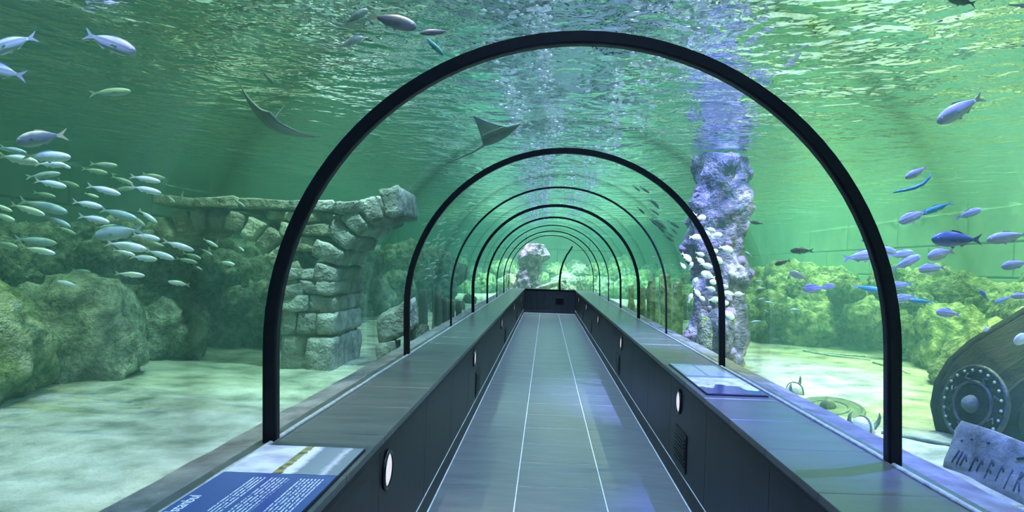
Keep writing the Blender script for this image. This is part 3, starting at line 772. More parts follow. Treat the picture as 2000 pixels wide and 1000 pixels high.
# dark core that closes the joints
cp = [(xl+.05-ao.x, -.05), (xr-.05-ao.x, -.05), (xr-.05-ao.x, 1.45-SAND), (xl+.05-ao.x, 1.45-SAND)]
link('rubble_core', stone_mesh(cp, 0.06, AT-0.06, 3), M['mortar'], ar)

# ------------------------------------------------------------------ standing and leaning stones, posts
def hewn(name, poly, Y, t, m, label, cat='rock', group=None, base=None):
    """thick hewn stone from an outline in the plane at depth Y"""
    pts = [P(u, v, Y) for u, v in poly]
    c = sum(pts, Vector())/4; b = Vector((c.x, Y, min(p.z for p in pts)))
    e = [(p.x-b.x, p.z-b.z) for p in pts]
    o = link(name, stone_mesh(e, -t/2, t/2, R.uniform(0, 99), 0.025), m, None, b); tag(o, label, cat, group); return o
hewn('stone_block', [(738, 722), (776, 722), (775, 662), (741, 666)], 7.9, .34, M['stone'], 'upright hewn block that carries the leaning slab')
hewn('leaning_slab', [(748, 672), (814, 641), (806, 580), (743, 618)], 7.95, .36, M['stone'], 'big tilted stone slab balanced on the upright block')
hewn('standing_stone', [(796, 716), (812, 713), (812, 600), (797, 604)], 8.3, .2, M['wood'], 'dark thin upright stone behind the leaning slab')
rock(G(820, 672, SAND) + Vector((0, 0, .10)), (.13, .13, .2), 'pale rounded stone at the foot of the dark posts', None, True, 'stone')
rock(G(838, 668, SAND) + Vector((0, 0, .06)), (.10, .10, .11), 'small pale pebble stone next to the rounded stone', None, True, 'stone')
for k, (u, v0, v1, rr) in enumerate(((826, 566, 652, .085), (854, 572, 650, .085), (868, 582, 648, .07), (881, 590, 645, .065), (896, 588, 642, .06))):
    b = G(u, v1, SAND); b.z -= 0.1; t = P(u, v0, b.y)
    n_ = 9; pts = [Vector((0, 0, 0)).lerp(t-b, q/(n_-1)) + Vector((.02*noise.noise((q*.7, k, 0)), .02*noise.noise((q*.7, k, 5)), 0)) for q in range(n_)]
    o = link('wooden_post', tube(pts, [rr*(1.1-.25*q/n_+.12*noise.noise((q, k, 2))) for q in range(n_)], 10), M['wood'], None, b)
    tag(o, 'dark weathered wooden post standing in the sand past the leaning slab', 'post', 'wooden posts past the leaning slab')
# mossy standing stones on the other side
for k, (u, v0, v1, w_) in enumerate(((1252, 560, 640, 16), (1272, 545, 645, 18), (1300, 535, 655, 26), (1322, 548, 662, 22), (1233, 555, 628, 14))):
    b = G(u, v1, SAND); Y = b.y
    hewn('standing_stone', [(u-w_/2, v1+6), (u+w_/2, v1+6), (u+w_*.35, v0), (u-w_*.4, v0+6)], Y, w_*Y/F*.9, M['rock'], 'tall mossy standing stone between the column and the far green bank', 'rock', 'mossy standing stones')

# ------------------------------------------------------------------ coral column on the right, purple column at the end
def column(base, height, prof, seed, m, name, label, lumps, seg=40, rings=70):
    e = empty(name, base); tag(e, label, 'column')
    vs, fs = [], []
    for i in range(rings+1):
        t = i/rings; z = t*height - 0.1
        k = t*(len(prof)-1); a = int(min(k, len(prof)-2)); f = k-a; f = f*f*(3-2*f)
        r = prof[a][0]*(1-f) + prof[a+1][0]*f; ox = prof[a][1]*(1-f) + prof[a+1][1]*f
        for s in range(seg):
            an = 2*math.pi*s/seg; d = Vector((math.cos(an), math.sin(an), 0))
            q = Vector((d.x*1.4, d.y*1.4, z*2.2)) + Vector((seed, seed*2, 0))
            rr = r*(1 + .42*noise.noise(q) + .24*noise.noise(q*2.1) + .11*noise.noise(q*5) + .06*noise.noise(q*12))
            vs.append((ox + d.x*rr, d.y*rr, z + .03*noise.noise(q*3)))
    for i in range(rings):
        for s in range(seg):
            s2 = (s+1) % seg; fs.append((i*seg+s, i*seg+s2, (i+1)*seg+s2, (i+1)*seg+s))
    fs.append(tuple(rings*seg+s for s in range(seg))); fs.append(tuple(range(seg))[::-1])
    link('column_rock', mesh('column_rock', vs, fs, True), m, e)
    for k in range(lumps):
        i = R.randrange(4, rings-4); s = R.randrange(seg); p = Vector(vs[i*seg+s])
        sc = R.uniform(.02, .06)*(height/2.6)
        link('coral_lump', R.choice(CORALS), None, e, p, (R.uniform(0, 3), R.uniform(0, 3), R.uniform(0, 3)), (sc, sc, sc*R.uniform(.7, 1.2)))
    return e
CORALS = []
for s in range(4):
    me = rock_mesh(20+s, 3, .45, 1.0); me.materials.append(M['coral_pink']); CORALS.append(me)
cb_ = G(1402, 728, SAND); pass
column((cb_.x+.07, cb_.y+.35, SAND), WATER-SAND+.06, ((.33, .02), (.33, .0), (.33, -.02), (.31, -.02), (.33, -.03), (.35, -.04), (.36, -.06), (.33, -.06), (.34, -.08)), 3.0, M['coral'], 'coral_column', 'rugged blue-violet coral-covered rock column with pale fish around it', 34)
hewn('standing_stone', [(1363, 746), (1393, 748), (1385, 620), (1369, 614)], 7.9, .20, M['rock_teal'], 'brownish pointed stone leaning at the foot of the coral column')
pb = P(1030, 560, 27.2)
column((pb.x, 27.2, SAND), 2.15, ((.62, 0), (.5, .02), (.42, .0), (.36, .1), (.5, .18), (.30, .25)), 8.0, M['coral'], 'coral_column', 'purple coral column beyond the dark end wall', 22, 32, 50)
lg = LOG
tag(link('sunken_log', tube(lg, [.1, .11, .10, .08], 10), M['rock_teal']), 'teal sunken log sloping over rocks beyond the end wall', 'log')

# ------------------------------------------------------------------ viking props on the coral column side
# hull of dark strakes, bow towards the tunnel
hb = empty('ship_prow', (3.6, 5.7, SAND)); tag(hb, 'dark wooden ship prow of overlapping strakes resting on the sand', 'ship')
hbo = hb.location.copy()
sil = [(1862, 880), (1838, 838), (1828, 792), (1836, 748), (1860, 708), (1900, 672), (1950, 642), (2010, 606), (2090, 560)]
def hull_pt(i, t):
    """t=0 on the outline, t=1 on the keel line behind; strakes run along the outline"""
    u, v = sil[i]; cu_, cv_ = 2140, 860
    uu, vv = u + (cu_-u)*t*.75, v + (cv_-v)*t*.75
    Y = 5.655 - 0.55*math.sin(min(1, t*1.25)*math.pi/2)
    return P(uu, vv, Y)
NS = 6
for s in range(NS):
    vs, fs = [], []
    t0, t1 = s/NS, (s+1.12)/NS
    n_ = len(sil)
    for i in range(n_):
        for t, dy in ((t0, -.03), (t1, .0)):
            p = hull_pt(i, t)
            for dd in (dy, dy + .035):
                vs.append(p + Vector((0, dd, 0)) - hbo)
    for i in range(n_-1):
        a, b = i*4, (i+1)*4
        fs += [(a, b, b+2, a+2), (a+1, a+3, b+3, b+1), (a, a+1, b+1, b), (a+2, b+2, b+3, a+3)]
    fs += [(0, 2, 3, 1), ((n_-1)*4, (n_-1)*4+1, (n_-1)*4+3, (n_-1)*4+2)]
    link('strake', fixn(mesh('strake', vs, fs, False)), M['hull'], hb)
st_ = [P(u, v, 5.685) - hbo for u, v in sil]
link('stem_post', tube(st_, [.045]*len(st_), 8), M['hull'], hb)
link('hull_back', fixn(mesh('hull_back', [q2 for (u, v), q in zip(sil, st_) for q2 in (q, P(u+95, v+55, 6.55) - hbo)], [(2*i, 2*i+2, 2*i+3, 2*i+1) for i in range(len(st_)-1)])), M['hull'], hb)

def torus(r, rr, seg=40, sec=8):
    return tube([(r*math.cos(2*math.pi*k/seg), r*math.sin(2*math.pi*k/seg), 0) for k in range(seg+1)], rr, sec, False, 'ring')
def shield(loc, quat, rad, label, m1, m2, studs=22):
    e = empty('round_shield', loc); e.rotation_mode = 'QUATERNION'; e.rotation_quaternion = quat; tag(e, label, 'shield')
    link('disc', lathe([(rad*.98, -.02), (rad, -.005), (rad*.96, .012), (rad*.6, .022), (rad*.25, .028), (.004, .03)], 40), m1, e)
    link('rim', torus(rad*.97, .02), m2, e)
    link('inner_ring', torus(rad*.58, .014), m2, e, (0, 0, .02))
    link('boss', lathe([(rad*.24, .02), (rad*.23, .04), (rad*.17, .075), (rad*.09, .095), (.003, .1)], 24), M['board'] if studs else m2, e)
    sm = lathe([(.012, 0), (.011, .008), (.006, .014), (.001, .016)], 8)
    for k in range(studs):
        a = 2*math.pi*k/studs; link('stud', sm, M['bone'], e, (rad*.88*math.cos(a), rad*.88*math.sin(a), .022))
    for k in range(8 if studs else 0):
        a = 2*math.pi*k/8 + .2
        link('knot_band', tube([(rad*.62*math.cos(a), rad*.62*math.sin(a), .022), (rad*.72*math.cos(a+.25), rad*.72*math.sin(a+.25), .026), (rad*.8*math.cos(a+.1), rad*.8*math.sin(a+.1), .022)], .010, 6), m2, e)
    return e
sd = Vector((-0.96, -0.24, 0.14)).normalized()
shield(P(1903, 790, 5.3), sd.to_track_quat('Z', 'Y'), .29, 'dark round shield with studded rim and boss leaning on the ship prow', M['hull'], M['iron'])
sc_ = G(1617, 800, SAND+.02)
shield(sc_, Vector((-.10, -.16, 1)).to_track_quat('Z', 'Y'), .30, 'round shield lying half buried flat on the sand beside the horned helmet', M['horn'], M['horn'], 0)
# rune board
b0, b1 = G(1842, 908, SAND), G(2000, 980, SAND)
dirv = (b1-b0).normalized(); Lb = 1.45
nrm = dirv.cross(Vector((0, 0, 1))).normalized()
if nrm.x > 0: nrm = -nrm
e = empty('rune_board', b0 - Vector((0, 0, .04))); tag(e, 'blue-grey stone board with carved runes standing before the ship prow', 'board')
upv = (Vector((0, 0, 1)) - nrm*0.30).normalized()
e.rotation_mode = 'QUATERNION'
mt = Matrix((dirv, upv, dirv.cross(upv))).transposed(); e.rotation_quaternion = mt.to_quaternion()
fz = 1 if (dirv.cross(upv)).dot(nrm) > 0 else -1
link('slab', stone_mesh([(0.0, 0), (Lb, 0), (Lb, .34), (.02, .36)], -.03, .03, 5, .006), M['board'], e)
me = e.children[0].data                                   # outline is in x-z of the builder: turn it into x-y
for v in me.vertices: v.co = Vector((v.co.x, v.co.z, v.co.y))
fixn(me)
strokes = [((.10, .08), (.13, .17)), ((.145, .08), (.165, .17)), ((.18, .08), (.20, .16)), ((.20, .16), (.225, .12)), ((.27, .07), (.29, .18)), ((.29, .18), (.315, .15)), ((.33, .09), (.345, .17)), ((.345, .17), (.365, .14)), ((.41, .07), (.425, .19)), ((.425, .19), (.45, .16)), ((.425, .14), (.45, .11)), ((.50, .08), (.515, .18)), ((.515, .18), (.54, .15)), ((.58, .06), (.60, .18)), ((.65, .07), (.665, .19)), ((.665, .14), (.69, .19)), ((.665, .14), (.69, .08)), ((.75, .07), (.77, .19)), ((.77, .19), (.795, .15)), ((.85, .08), (.865, .19)), ((.9, .08), (.92, .18)), ((.20, .26), (.215, .265)), ((.34, .275), (.36, .28)), ((.60, .25), (.65, .27)), ((.12, .23), (.13, .235))]
for (x0, y0), (x1, y1) in strokes:
    link('rune_stroke', tube([(x0, y0, fz*.032), (x1, y1, fz*.032)], .0065, 6), M['rune'], e)
# horned helmets
dome = lathe([(.088, 0), (.09, .02), (.086, .05), (.072, .085), (.048, .108), (.02, .118), (.002, .12)], 24)
band = tube([(.091*math.cos(2*math.pi*k/24), .091*math.sin(2*math.pi*k/24), .016) for k in range(25)], .010, 6, False)
ridge = tube([(0.0, .09*math.cos(a), .03 + .095*math.sin(a)) for a in [math.pi*k/12 for k in range(13)]], .009, 6)
nose = box(-.012, .012, -.102, -.09, -.045, .03, .004)
hornm = [tube([(s*.075, 0, .03), (s*.115, 0, .045), (s*.145, 0, .085), (s*.15, 0, .13), (s*.135, 0, .165)], [.024, .022, .017, .011, .003], 10) for s in (-1, 1)]
def helmet(u, v, sc, rz, tilt, label):
    p = G(u, v, SAND + .0); e = empty('horned_helmet', (p.x, p.y, sandz(p.x, p.y) + .0), (tilt[0], tilt[1], rz)); tag(e, label, 'helmet')
    e.scale = (sc, sc, sc)
    link('dome', dome, M['bone'], e); link('brow_band', band, M['horn'], e); link('ridge', ridge, M['horn'], e); link('nose_guard', nose, M['horn'], e)
    for h_ in hornm: link('horn', h_, M['horn'], e)
helmet(1552, 768, .95, .9, (.1, -.15), 'smaller horned helmet sitting alone on the sand near the coral column')
helmet(1682, 846, 1.0, .35, (.15, .1), 'horned helmet on the sand between the flat shield and the spear')
sp = [G(1722, 845, SAND+.02), G(1780, 856, SAND+.02), G(1856, 873, SAND+.02)]
for p_ in sp: p_.z = sandz(p_.x, p_.y) + .008
tag(link('spear_shaft', tube(sp, [.014, .016, .016], 8), M['horn']), 'dark spear shaft lying on the sand towards the rune board', 'spear')
for k, pp in enumerate((((1570, 680), (1610, 688), (1650, 694), (1700, 700)), ((1600, 684), (1640, 684), (1690, 690)), ((1706, 706), (1742, 716), (1776, 728)))):
    pts = [G(u, v, SAND+.03) for u, v in pp]
    for p_ in pts: p_.z = sandz(p_.x, p_.y) + .012
    tag(link('pale_rod', tube(pts, .02, 6), M['bone']), 'thin pale rod lying at the foot of the yellow-green bank', 'rod', 'pale rods before the bank')

# ------------------------------------------------------------------ fish
def fish_mat(name, back, side, belly, stripes=0, rough=0.35, line=(0.1, 0.1, 0.1), fin=None, sheen=0.0):
    m, nt = mat(name); L = nt.links.new
    t = N(nt, 'ShaderNodeTexCoord'); s = N(nt, 'ShaderNodeSeparateXYZ'); L(t.outputs['Object'], s.inputs[0])
    ns = N(nt, 'ShaderNodeTexNoise', Scale=9.0, Detail=4); L(t.outputs['Object'], ns.inputs['Vector'])
    z = math2(nt, 'ADD', math2(nt, 'MULTIPLY', s.outputs[2], 3.2), 0.5)
    z = math2(nt, 'ADD', z, math2(nt, 'MULTIPLY', math2(nt, 'SUBTRACT', ns.outputs[0], .5), .22))
    c = ramp(nt, z, [(0.12, belly), (0.42, side), (0.72, side), (0.9, back)])
    if stripes:
        w_ = math2(nt, 'SINE', math2(nt, 'MULTIPLY', s.outputs[2], stripes), None)
        c = mixc(nt, math2(nt, 'MULTIPLY', math2(nt, 'GREATER_THAN', w_, .45), .55), c, line)
    if fin:
        c = mixc(nt, math2(nt, 'LESS_THAN', s.outputs[0], -.33), c, fin)
    b = N(nt, 'ShaderNodeBsdfPrincipled', Roughness=rough, Metallic=sheen); L(c, b.inputs['Base Color'])
    o = N(nt, 'ShaderNodeOutputMaterial'); L(b.outputs[0], o.inputs[0]); return m
FM = {
 'silver': fish_mat('fish_silver', (.22, .36, .34), (.66, .78, .74), (.86, .92, .9), 0, .3, fin=(.55, .6, .42), sheen=.15),
 'dull': fish_mat('fish_dull', (.10, .20, .18), (.28, .40, .34), (.45, .55, .48), 0, .4, sheen=.1),
 'grey': fish_mat('fish_grey', (.62, .56, .36), (.20, .20, .26), (.42, .42, .46), 0, .35, fin=(.62, .58, .36)),
 'blue': fish_mat('fish_blue', (.26, .29, .36), (.58, .61, .68), (.76, .78, .80), 46, .3, line=(.16, .17, .22), fin=(.44, .46, .50)),
 'vivid': fish_mat('fish_vivid', (.05, .07, .16), (.12, .16, .34), (.34, .38, .50), 0, .3, fin=(.14, .16, .26)),
 'stripe': fish_mat('fish_stripe', (.34, .38, .50), (.62, .64, .70), (.80, .82, .82), 52, .3, line=(.26, .22, .20), fin=(.40, .46, .50)),
 'tan': fish_mat('fish_tan', (.36, .38, .34), (.46, .48, .46), (.66, .66, .60), 40, .35, line=(.30, .30, .28), fin=(.46, .44, .30)),
 'white': fish_mat('fish_white', (.58, .62, .70), (.84, .86, .90), (.92, .93, .94), 0, .35, fin=(.72, .70, .55)),
 'violet': fish_mat('fish_violet', (.20, .19, .24), (.46, .44, .50), (.64, .62, .66), 52, .35, line=(.10, .09, .13), fin=(.40, .39, .42)),
 'dark': fish_mat('fish_dark', (.03, .06, .05), (.07, .12, .09), (.14, .2, .14), 0, .5),
 'teal': fish_mat('fish_teal', (.03, .20, .20), (.08, .36, .34), (.3, .52, .48), 0, .35, fin=(.3, .6, .4)),
}
M['eye'] = surf('fish_eye', [(0.3, (0.004, 0.004, 0.006)), (0.7, (0.01, 0.01, 0.012))], 5, 0.1, 0)
M['iris'] = surf('fish_iris', [(0.3, (0.5, 0.5, 0.42)), (0.7, (0.7, 0.7, 0.6))], 5, 0.25, 0)
def fish_mesh(depth, width, tail, dorsal, bend, name):
    """one continuous fish of length 1, head at +x; body loft with forked tail, back, belly and side fins"""
    RN, SG = 18, 14; vs, fs = [], []
    def cen(x): return bend*math.sin((x-.2)*math.pi*1.1)*(1 if x < .2 else .3)
    for i in range(RN+1):
        t = i/RN; x = .5 - t*.84
        h_ = depth*(math.sin(math.pi*min(1, (t*.93+.03)**.78))**.85)*.5
        if t > .72: h_ = max(h_, depth*.085)
        if i == RN: h_ = depth*.095
        if i == 0: h_ = depth*.05
        w_ = h_*width*(1 if t < .5 else 1-.75*(t-.5)/.5*1.0)/1.0
        w_ = max(w_, .006)
        zoff = depth*.03*math.sin(t*3)
        for k in range(SG):
            a = 2*math.pi*k/SG
            vs.append((x, cen(x) + w_*math.cos(a), zoff + h_*math.sin(a)))
    for i in range(RN):
        for k in range(SG):
            k2 = (k+1) % SG; fs.append((i*SG+k, (i+1)*SG+k, (i+1)*SG+k2, i*SG+k2))
    fs.append(tuple(range(SG))); fs.append(tuple(RN*SG+k for k in range(SG))[::-1])
    def fin(out, th=.004):
        n0 = len(vs); n_ = len(out)
        for y in (-th, th):
            for x, z in out: vs.append((x, cen(x) + y, z))
        fs.append(tuple(n0+k for k in range(n_))); fs.append(tuple(n0+n_+k for k in range(n_))[::-1])
        for k in range(n_): fs.append((n0+k, n0+(k+1) % n_, n0+n_+(k+1) % n_, n0+n_+k))
    T = tail
    fin([(-.31, depth*.07), (-.40, T*.45), (-.52, T), (-.47, T*.42), (-.425, 0), (-.47, -T*.42), (-.52, -T), (-.40, -T*.45), (-.31, -depth*.07)])
    hd = depth*.5
    fin([(.16, hd*.80), (.08, hd*.94 + dorsal), (-.05, hd*.80 + dorsal*.9), (-.20, hd*.42 + dorsal*.5), (-.23, hd*.22), (-.05, hd*.6)])
    fin([(-.06, -hd*.75), (-.10, -hd*.72 - dorsal*.8), (-.22, -hd*.40 - dorsal*.3), (-.24, -hd*.2), (-.12, -hd*.5)])
    fin([(.14, -hd*.86), (.07, -hd*.92 - dorsal*.9), (.03, -hd*.86 - dorsal*.2), (.08, -hd*.8)])
    n0 = len(vs)                                             # side fins
    for sg in (-1, 1):
        q = len(vs); w0 = hd*width*.9
        for x, y, z in ((.22, w0*.9, -hd*.05), (.10, w0+.035, -hd*.05), (.06, w0+.03, -hd*.30), (.18, w0*.92, -hd*.28)):
            vs.append((x, cen(x) + sg*y, z))
        for x, y, z in ((.22, w0*.86, -hd*.05), (.10, w0+.030, -hd*.05), (.06, w0+.025, -hd*.30), (.18, w0*.88, -hd*.28)):
            vs.append((x, cen(x) + sg*y, z))
        fs.extend([(q, q+1, q+2, q+3), (q+7, q+6, q+5, q+4), (q, q+4, q+5, q+1), (q+1, q+5, q+6, q+2), (q+2, q+6, q+7, q+3)])
    me = fixn(mesh(name, vs, fs))
    nb = RN*SG
    me.polygons.foreach_set('use_smooth', [k < nb for k in range(len(me.polygons))])
    return me
SHAPES = {'slim': (.20, .62, .10, .035), 'oval': (.38, .42, .14, .045), 'deep': (.47, .36, .15, .045), 'mid': (.30, .5, .12, .04)}
FMESH = {}
def fmesh(shape, color, v):
    key = (shape, color, v)
    if key not in FMESH:
        d, w_, t, do = SHAPES[shape]
        me = fish_mesh(d, w_, t, do, (-.035, 0.0, .04)[v], 'fish_body'); me.materials.append(FM[color]); FMESH[key] = me
    return FMESH[key]
eyem = lathe([(.001, -.004), (.016, -.003), (.021, .0), (.016, .006), (.001, .008)], 12)
pupm = lathe([(.001, .004), (.011, .005), (.010, .009), (.001, .0105)], 10)
SHOAL = []
def fish(head, tail, Y, shape, color, label, group=None, dy=0.0, eyes=True, name='fish', roll=0.0, minlen=0.0):
    h_, t_ = P(*head, Y - dy/2), P(*tail, Y + dy/2)
    d = h_ - t_; ln = d.length; c = (h_+t_)/2
    if not eyes:                                             # shoal fish keep clear of each other
        for k in range(12):
            if all((c-q).length > .5*(ln+l2) for q, l2 in SHOAL): break
            Y += .22; h_, t_ = P(*head, Y), P(*tail, Y); d = h_ - t_; ln = d.length; c = (h_+t_)/2
        SHOAL.append((c, ln))
    if c.z > WATER - .08: 
        k = (WATER - .08 - CZ)/(c.z - CZ); c = Vector((0, 0, CZ)) + (c - Vector((0, 0, CZ)))*k; ln *= k
    x = d.normalized(); up = Vector((0, 0, 1)); y = up.cross(x).normalized(); z = x.cross(y)
    mw = Matrix((x, y, z)).transposed().to_4x4() @ Matrix.Rotation(roll, 4, 'X')
    o = link(name, fmesh(shape, color, R.randrange(3)), None, None); o.matrix_world = Matrix.Translation(c) @ mw @ Matrix.Scale(ln, 4)
    tag(o, label, 'fish', group)
    if eyes:
        dp, w_, _, _ = SHAPES[shape]
        hh = dp*.5*.62
        for s in (-1, 1):
            ee = link('eye', eyem, M['iris'], o, (.395, s*hh*w_*1.0, dp*.10), (-s*math.pi/2, 0, 0), (dp*2.6,)*3)
            link('pupil', pupm, M['eye'], ee)
    return o
def cb2(x, y): return (x/3.03, 230 + y/3.03)
# school over the rock bank: tail -> head in the enlarged crop, depth
LS = [((130,225),(420,235),4.6,'silver'),((0,225),(225,268),4.7,'silver'),((0,170),(160,210),4.9,'dull'),((205,270),(390,280),4.8,'silver'),((150,350),(360,330),5.2,'dull'),
 ((205,370),(395,410),5.0,'silver'),((340,370),(470,410),5.8,'dull'),((515,400),(715,455),5.0,'silver'),((500,445),(585,472),5.6,'silver'),((770,345),(950,380),5.2,'silver'),
 ((660,345),(790,395),5.8,'dull'),((665,425),(800,418),6.0,'dull'),((770,405),(955,447),5.0,'silver'),((65,510),(265,577),4.8,'silver'),((120,490),(400,562),5.3,'dull'),
 ((265,575),(420,648),5.3,'dull'),((430,495),(605,530),5.1,'silver'),((460,580),(650,620),4.9,'silver'),((600,540),(812,602),5.3,'dull'),((820,545),(930,620),5.5,'silver'),
 ((780,690),(950,722),5.5,'silver'),((630,738),(870,782),5.2,'silver'),((670,780),(800,815),5.7,'silver'),((770,820),(930,840),5.6,'silver'),((870,783),(1030,837),5.6,'silver'),
 ((960,728),(1150,787),5.5,'silver'),((890,730),(970,760),6.2,'silver'),((1080,800),(1190,835),6.3,'dull'),((1180,770),(1255,815),6.6,'dull'),((90,715),(335,745),5.4,'dull'),
 ((-60,735),(110,770),4.9,'dull'),((120,765),(330,805),4.9,'silver'),((680,920),(857,935),5.3,'silver'),((480,1000),(335,968),5.3,'silver'),((1120,990),(995,970),6.0,'silver'),
 ((1200,715),(1290,765),6.6,'silver'),((1400,755),(1445,790),6.9,'silver'),((1290,850),(1390,870),6.8,'silver'),((1150,875),(1197,900),6.8,'silver'),((-60,505),(75,555),4.9,'silver'),((-60,560),(90,610),4.9,'silver'),
 ((1040,830),(1170,860),6.4,'dull'),((980,455),(1035,500),6.4,'silver'),((1085,432),(1065,510),6.6,'dull'),((300,250),(420,300),4.9,'silver'),((420,900),(540,915),5.9,'dull'),((1380,480),(1450,530),6.6,'dull'),((530,270),(700,285),5.4,'dull'),((480,300),(640,330),5.6,'dull'),((840,330),(980,360),5.7,'dull'),((560,650),(700,640),5.7,'dull'),((200,440),(330,470),5.6,'dull'),((720,560),(860,640),6.0,'dull'),((330,640),(450,690),5.7,'dull')]
for t_, h_, Y, c in LS:
    fish(cb2(*h_), cb2(*t_), Y, 'slim', c, 'slender bright silver fish of the school over the rock bank' if c == 'silver' else 'slender dull grey-green fish of the school over the rock bank',
         'silver school over the rock bank' if c == 'silver' else 'dull fish of the school over the rock bank', R.uniform(-.06, .06))
fish(cb2(90,145), cb2(400,100), 4.6, 'mid', 'grey', 'grey fish with a golden back just above the silver school')
fish(cb2(560,700), cb2(840,662), 5.0, 'mid', 'dull', 'stout dull fish swimming against the silver school')
fish((-22, 102), (73, 72), 4.5, 'mid', 'blue', 'blue fish with pale back at the top beside the tank wall')
fish((266, 104), (166, 66), 4.5, 'mid', 'violet', 'violet fish with pale forked tail under the water surface')
fish((-50, 128), (52, 150), 4.5, 'mid', 'blue', 'deep blue fish with yellowish tail under the pale-backed blue fish')
fish((256, 178), (176, 184), 5.2, 'slim', 'dull', 'dim slender fish below the violet fish near the surface')
fish((814, 54), (721, 30), 3.05, 'mid', 'grey', 'grey fish with pale tail just under the surface over the first arch frame')
fish((708, 72), (659, 92), 3.1, 'mid', 'silver', 'small pale fish with white tail near the surface')
fish((821, 65), (882, 61), 3.15, 'slim', 'grey', 'dark fish meeting another one above the first arch frame')
fish((866, 108), (826, 68), 3.2, 'slim', 'teal', 'teal fish diving towards the first arch frame')
fish((718, 18), (672, 48), 3.1, 'mid', 'dull', 'reddish dim fish partly lost in the surface glare')
fish((535, 165), (510, 135), 4.4, 'slim', 'dull', 'small dim fish beside the ray with the long tail')
# right side
def c3(x, y): return (1400 + x/2.5, 330 + y/2.5)
for h_, t_, Y, sh, co_, lb, gp in [
 ((920,45),(1025,-8),3.9,'mid','tan','tan fish swimming down from the bright surface above the blue shoal',None),
 ((890,262),(1027,205),3.8,'oval','stripe','pale grey fish with yellow tail touching a teal fish',None),
 ((1000,222),(1150,163),4.0,'slim','teal','slender teal fish behind the pale grey one',None),
 ((1292,198),(1165,242),4.0,'mid','blue','pale blue fish tilted upward above the vivid blue one',None),
 ((1048,345),(1292,345),3.5,'mid','vivid','vivid deep blue fish, the strongest blue of the shoal',None),
 ((1318,350),(1520,318),3.5,'mid','tan','grey fish nose to tail with the vivid blue fish',None),
 ((800,415),(620,438),4.3,'mid','stripe','silver striped fish half hidden by the first arch frame',None),
 ((877,408),(770,380),4.4,'mid','blue','striped blue bream in the shoal over the sand','striped blue breams'),
 ((995,424),(850,492),4.0,'mid','blue','striped blue bream in the shoal over the sand','striped blue breams'),
 ((962,408),(830,425),4.5,'mid','blue','striped blue bream in the shoal over the sand','striped blue breams'),
 ((1028,432),(1163,398),3.9,'oval','tan','tan deep-bodied bream above the striped blue ones',None),
 ((985,492),(1117,480),3.8,'oval','blue','striped blue bream in the shoal over the sand','striped blue breams'),
 ((845,575),(958,562),4.1,'oval','blue','striped blue bream in the shoal over the sand','striped blue breams'),
 ((862,640),(968,620),4.1,'oval','blue','striped blue bream in the shoal over the sand','striped blue breams'),
 ((930,640),(1062,652),4.3,'slim','teal','teal fish leaving behind the striped blue breams',None),
 ((1070,698),(1188,712),3.9,'oval','blue','striped blue bream in the shoal over the sand','striped blue breams'),
 ((1388,480),(1530,455),3.6,'oval','tan','dusky bream above the dark ship prow',None),
 ((1283,592),(1328,645),4.2,'mid','vivid','small dark blue fish pointing upward over the prow',None),
 ((1438,622),(1540,618),3.8,'mid','violet','violet fish level with the top of the prow',None),
 ((1355,655),(1445,622),4.4,'mid','dull','dim fish behind the violet one over the prow',None),
 ((1450,850),(1545,800),3.2,'deep','white','large pale bream in front of the dark prow',None),
 ((358,400),(472,398),5.6,'mid','dark','dark fish hovering before the green wall','dark fish before the green wall'),
 ((283,466),(360,446),5.8,'mid','dark','dark fish hovering before the green wall','dark fish before the green wall'),
 ((163,258),(225,268),6.4,'mid','dark','small dark fish next to the column top',None),
 ((355,502),(442,542),5.4,'oval','tan','brownish striped bream between the column and the violet pair',None),
 ((345,540),(372,498),5.7,'mid','dull','dull fish behind the brownish striped bream',None),
 ((420,588),(522,578),5.0,'deep','violet','deep-bodied violet striped bream over the sand',None),
 ((577,570),(505,585),5.1,'oval','violet','smaller violet bream heading away from the deep-bodied one',None),
 ((815,598),(665,572),4.8,'slim','teal','long pale green fish passing behind the first arch frame',None),
 ((708,352),(770,325),4.6,'mid','vivid','small vivid fish peeping beside the first arch frame',None),
 ((1300,790),(1338,775),4.0,'deep','white','small pale fish facing the tunnel over the prow',None)]:
    fish(c3(*h_), c3(*t_), Y, sh, co_, lb, gp, R.uniform(-.04, .04))
for h_, t_ in (((190,550),(232,549)), ((196,586),(238,580)), ((270,655),(222,650)), ((358,690),(417,689)), ((168,750),(228,744)), ((200,640),(235,630)), ((160,500),(175,520)), ((140,405),(178,440)), ((230,690),(255,700))):
    fish(c3(*h_), c3(*t_), R.uniform(6.6, 7.4), 'mid', 'dull', 'small greenish fish before the yellow-green bank', 'small greenish fish before the bank', 0, False)
fish((1830, 240), (1920, 188), 3.6, 'mid', 'tan', 'grey fish with pale tail climbing below the bright surface')
fish((1850, -6), (1905, 8), 3.0, 'oval', 'dark', 'dark oval fish cut by the bright surface overhead')
nd = [P(u, v, 4.2) for u, v in ((1745, 376), (1765, 372), (1785, 367), (1803, 359), (1815, 347), (1820, 338))]
o = link('needlefish', tube(nd, [.004, .009, .012, .011, .007, .003], 8), FM['teal']); tag(o, 'thin curved needlefish under the surface above the blue shoal', 'fish')
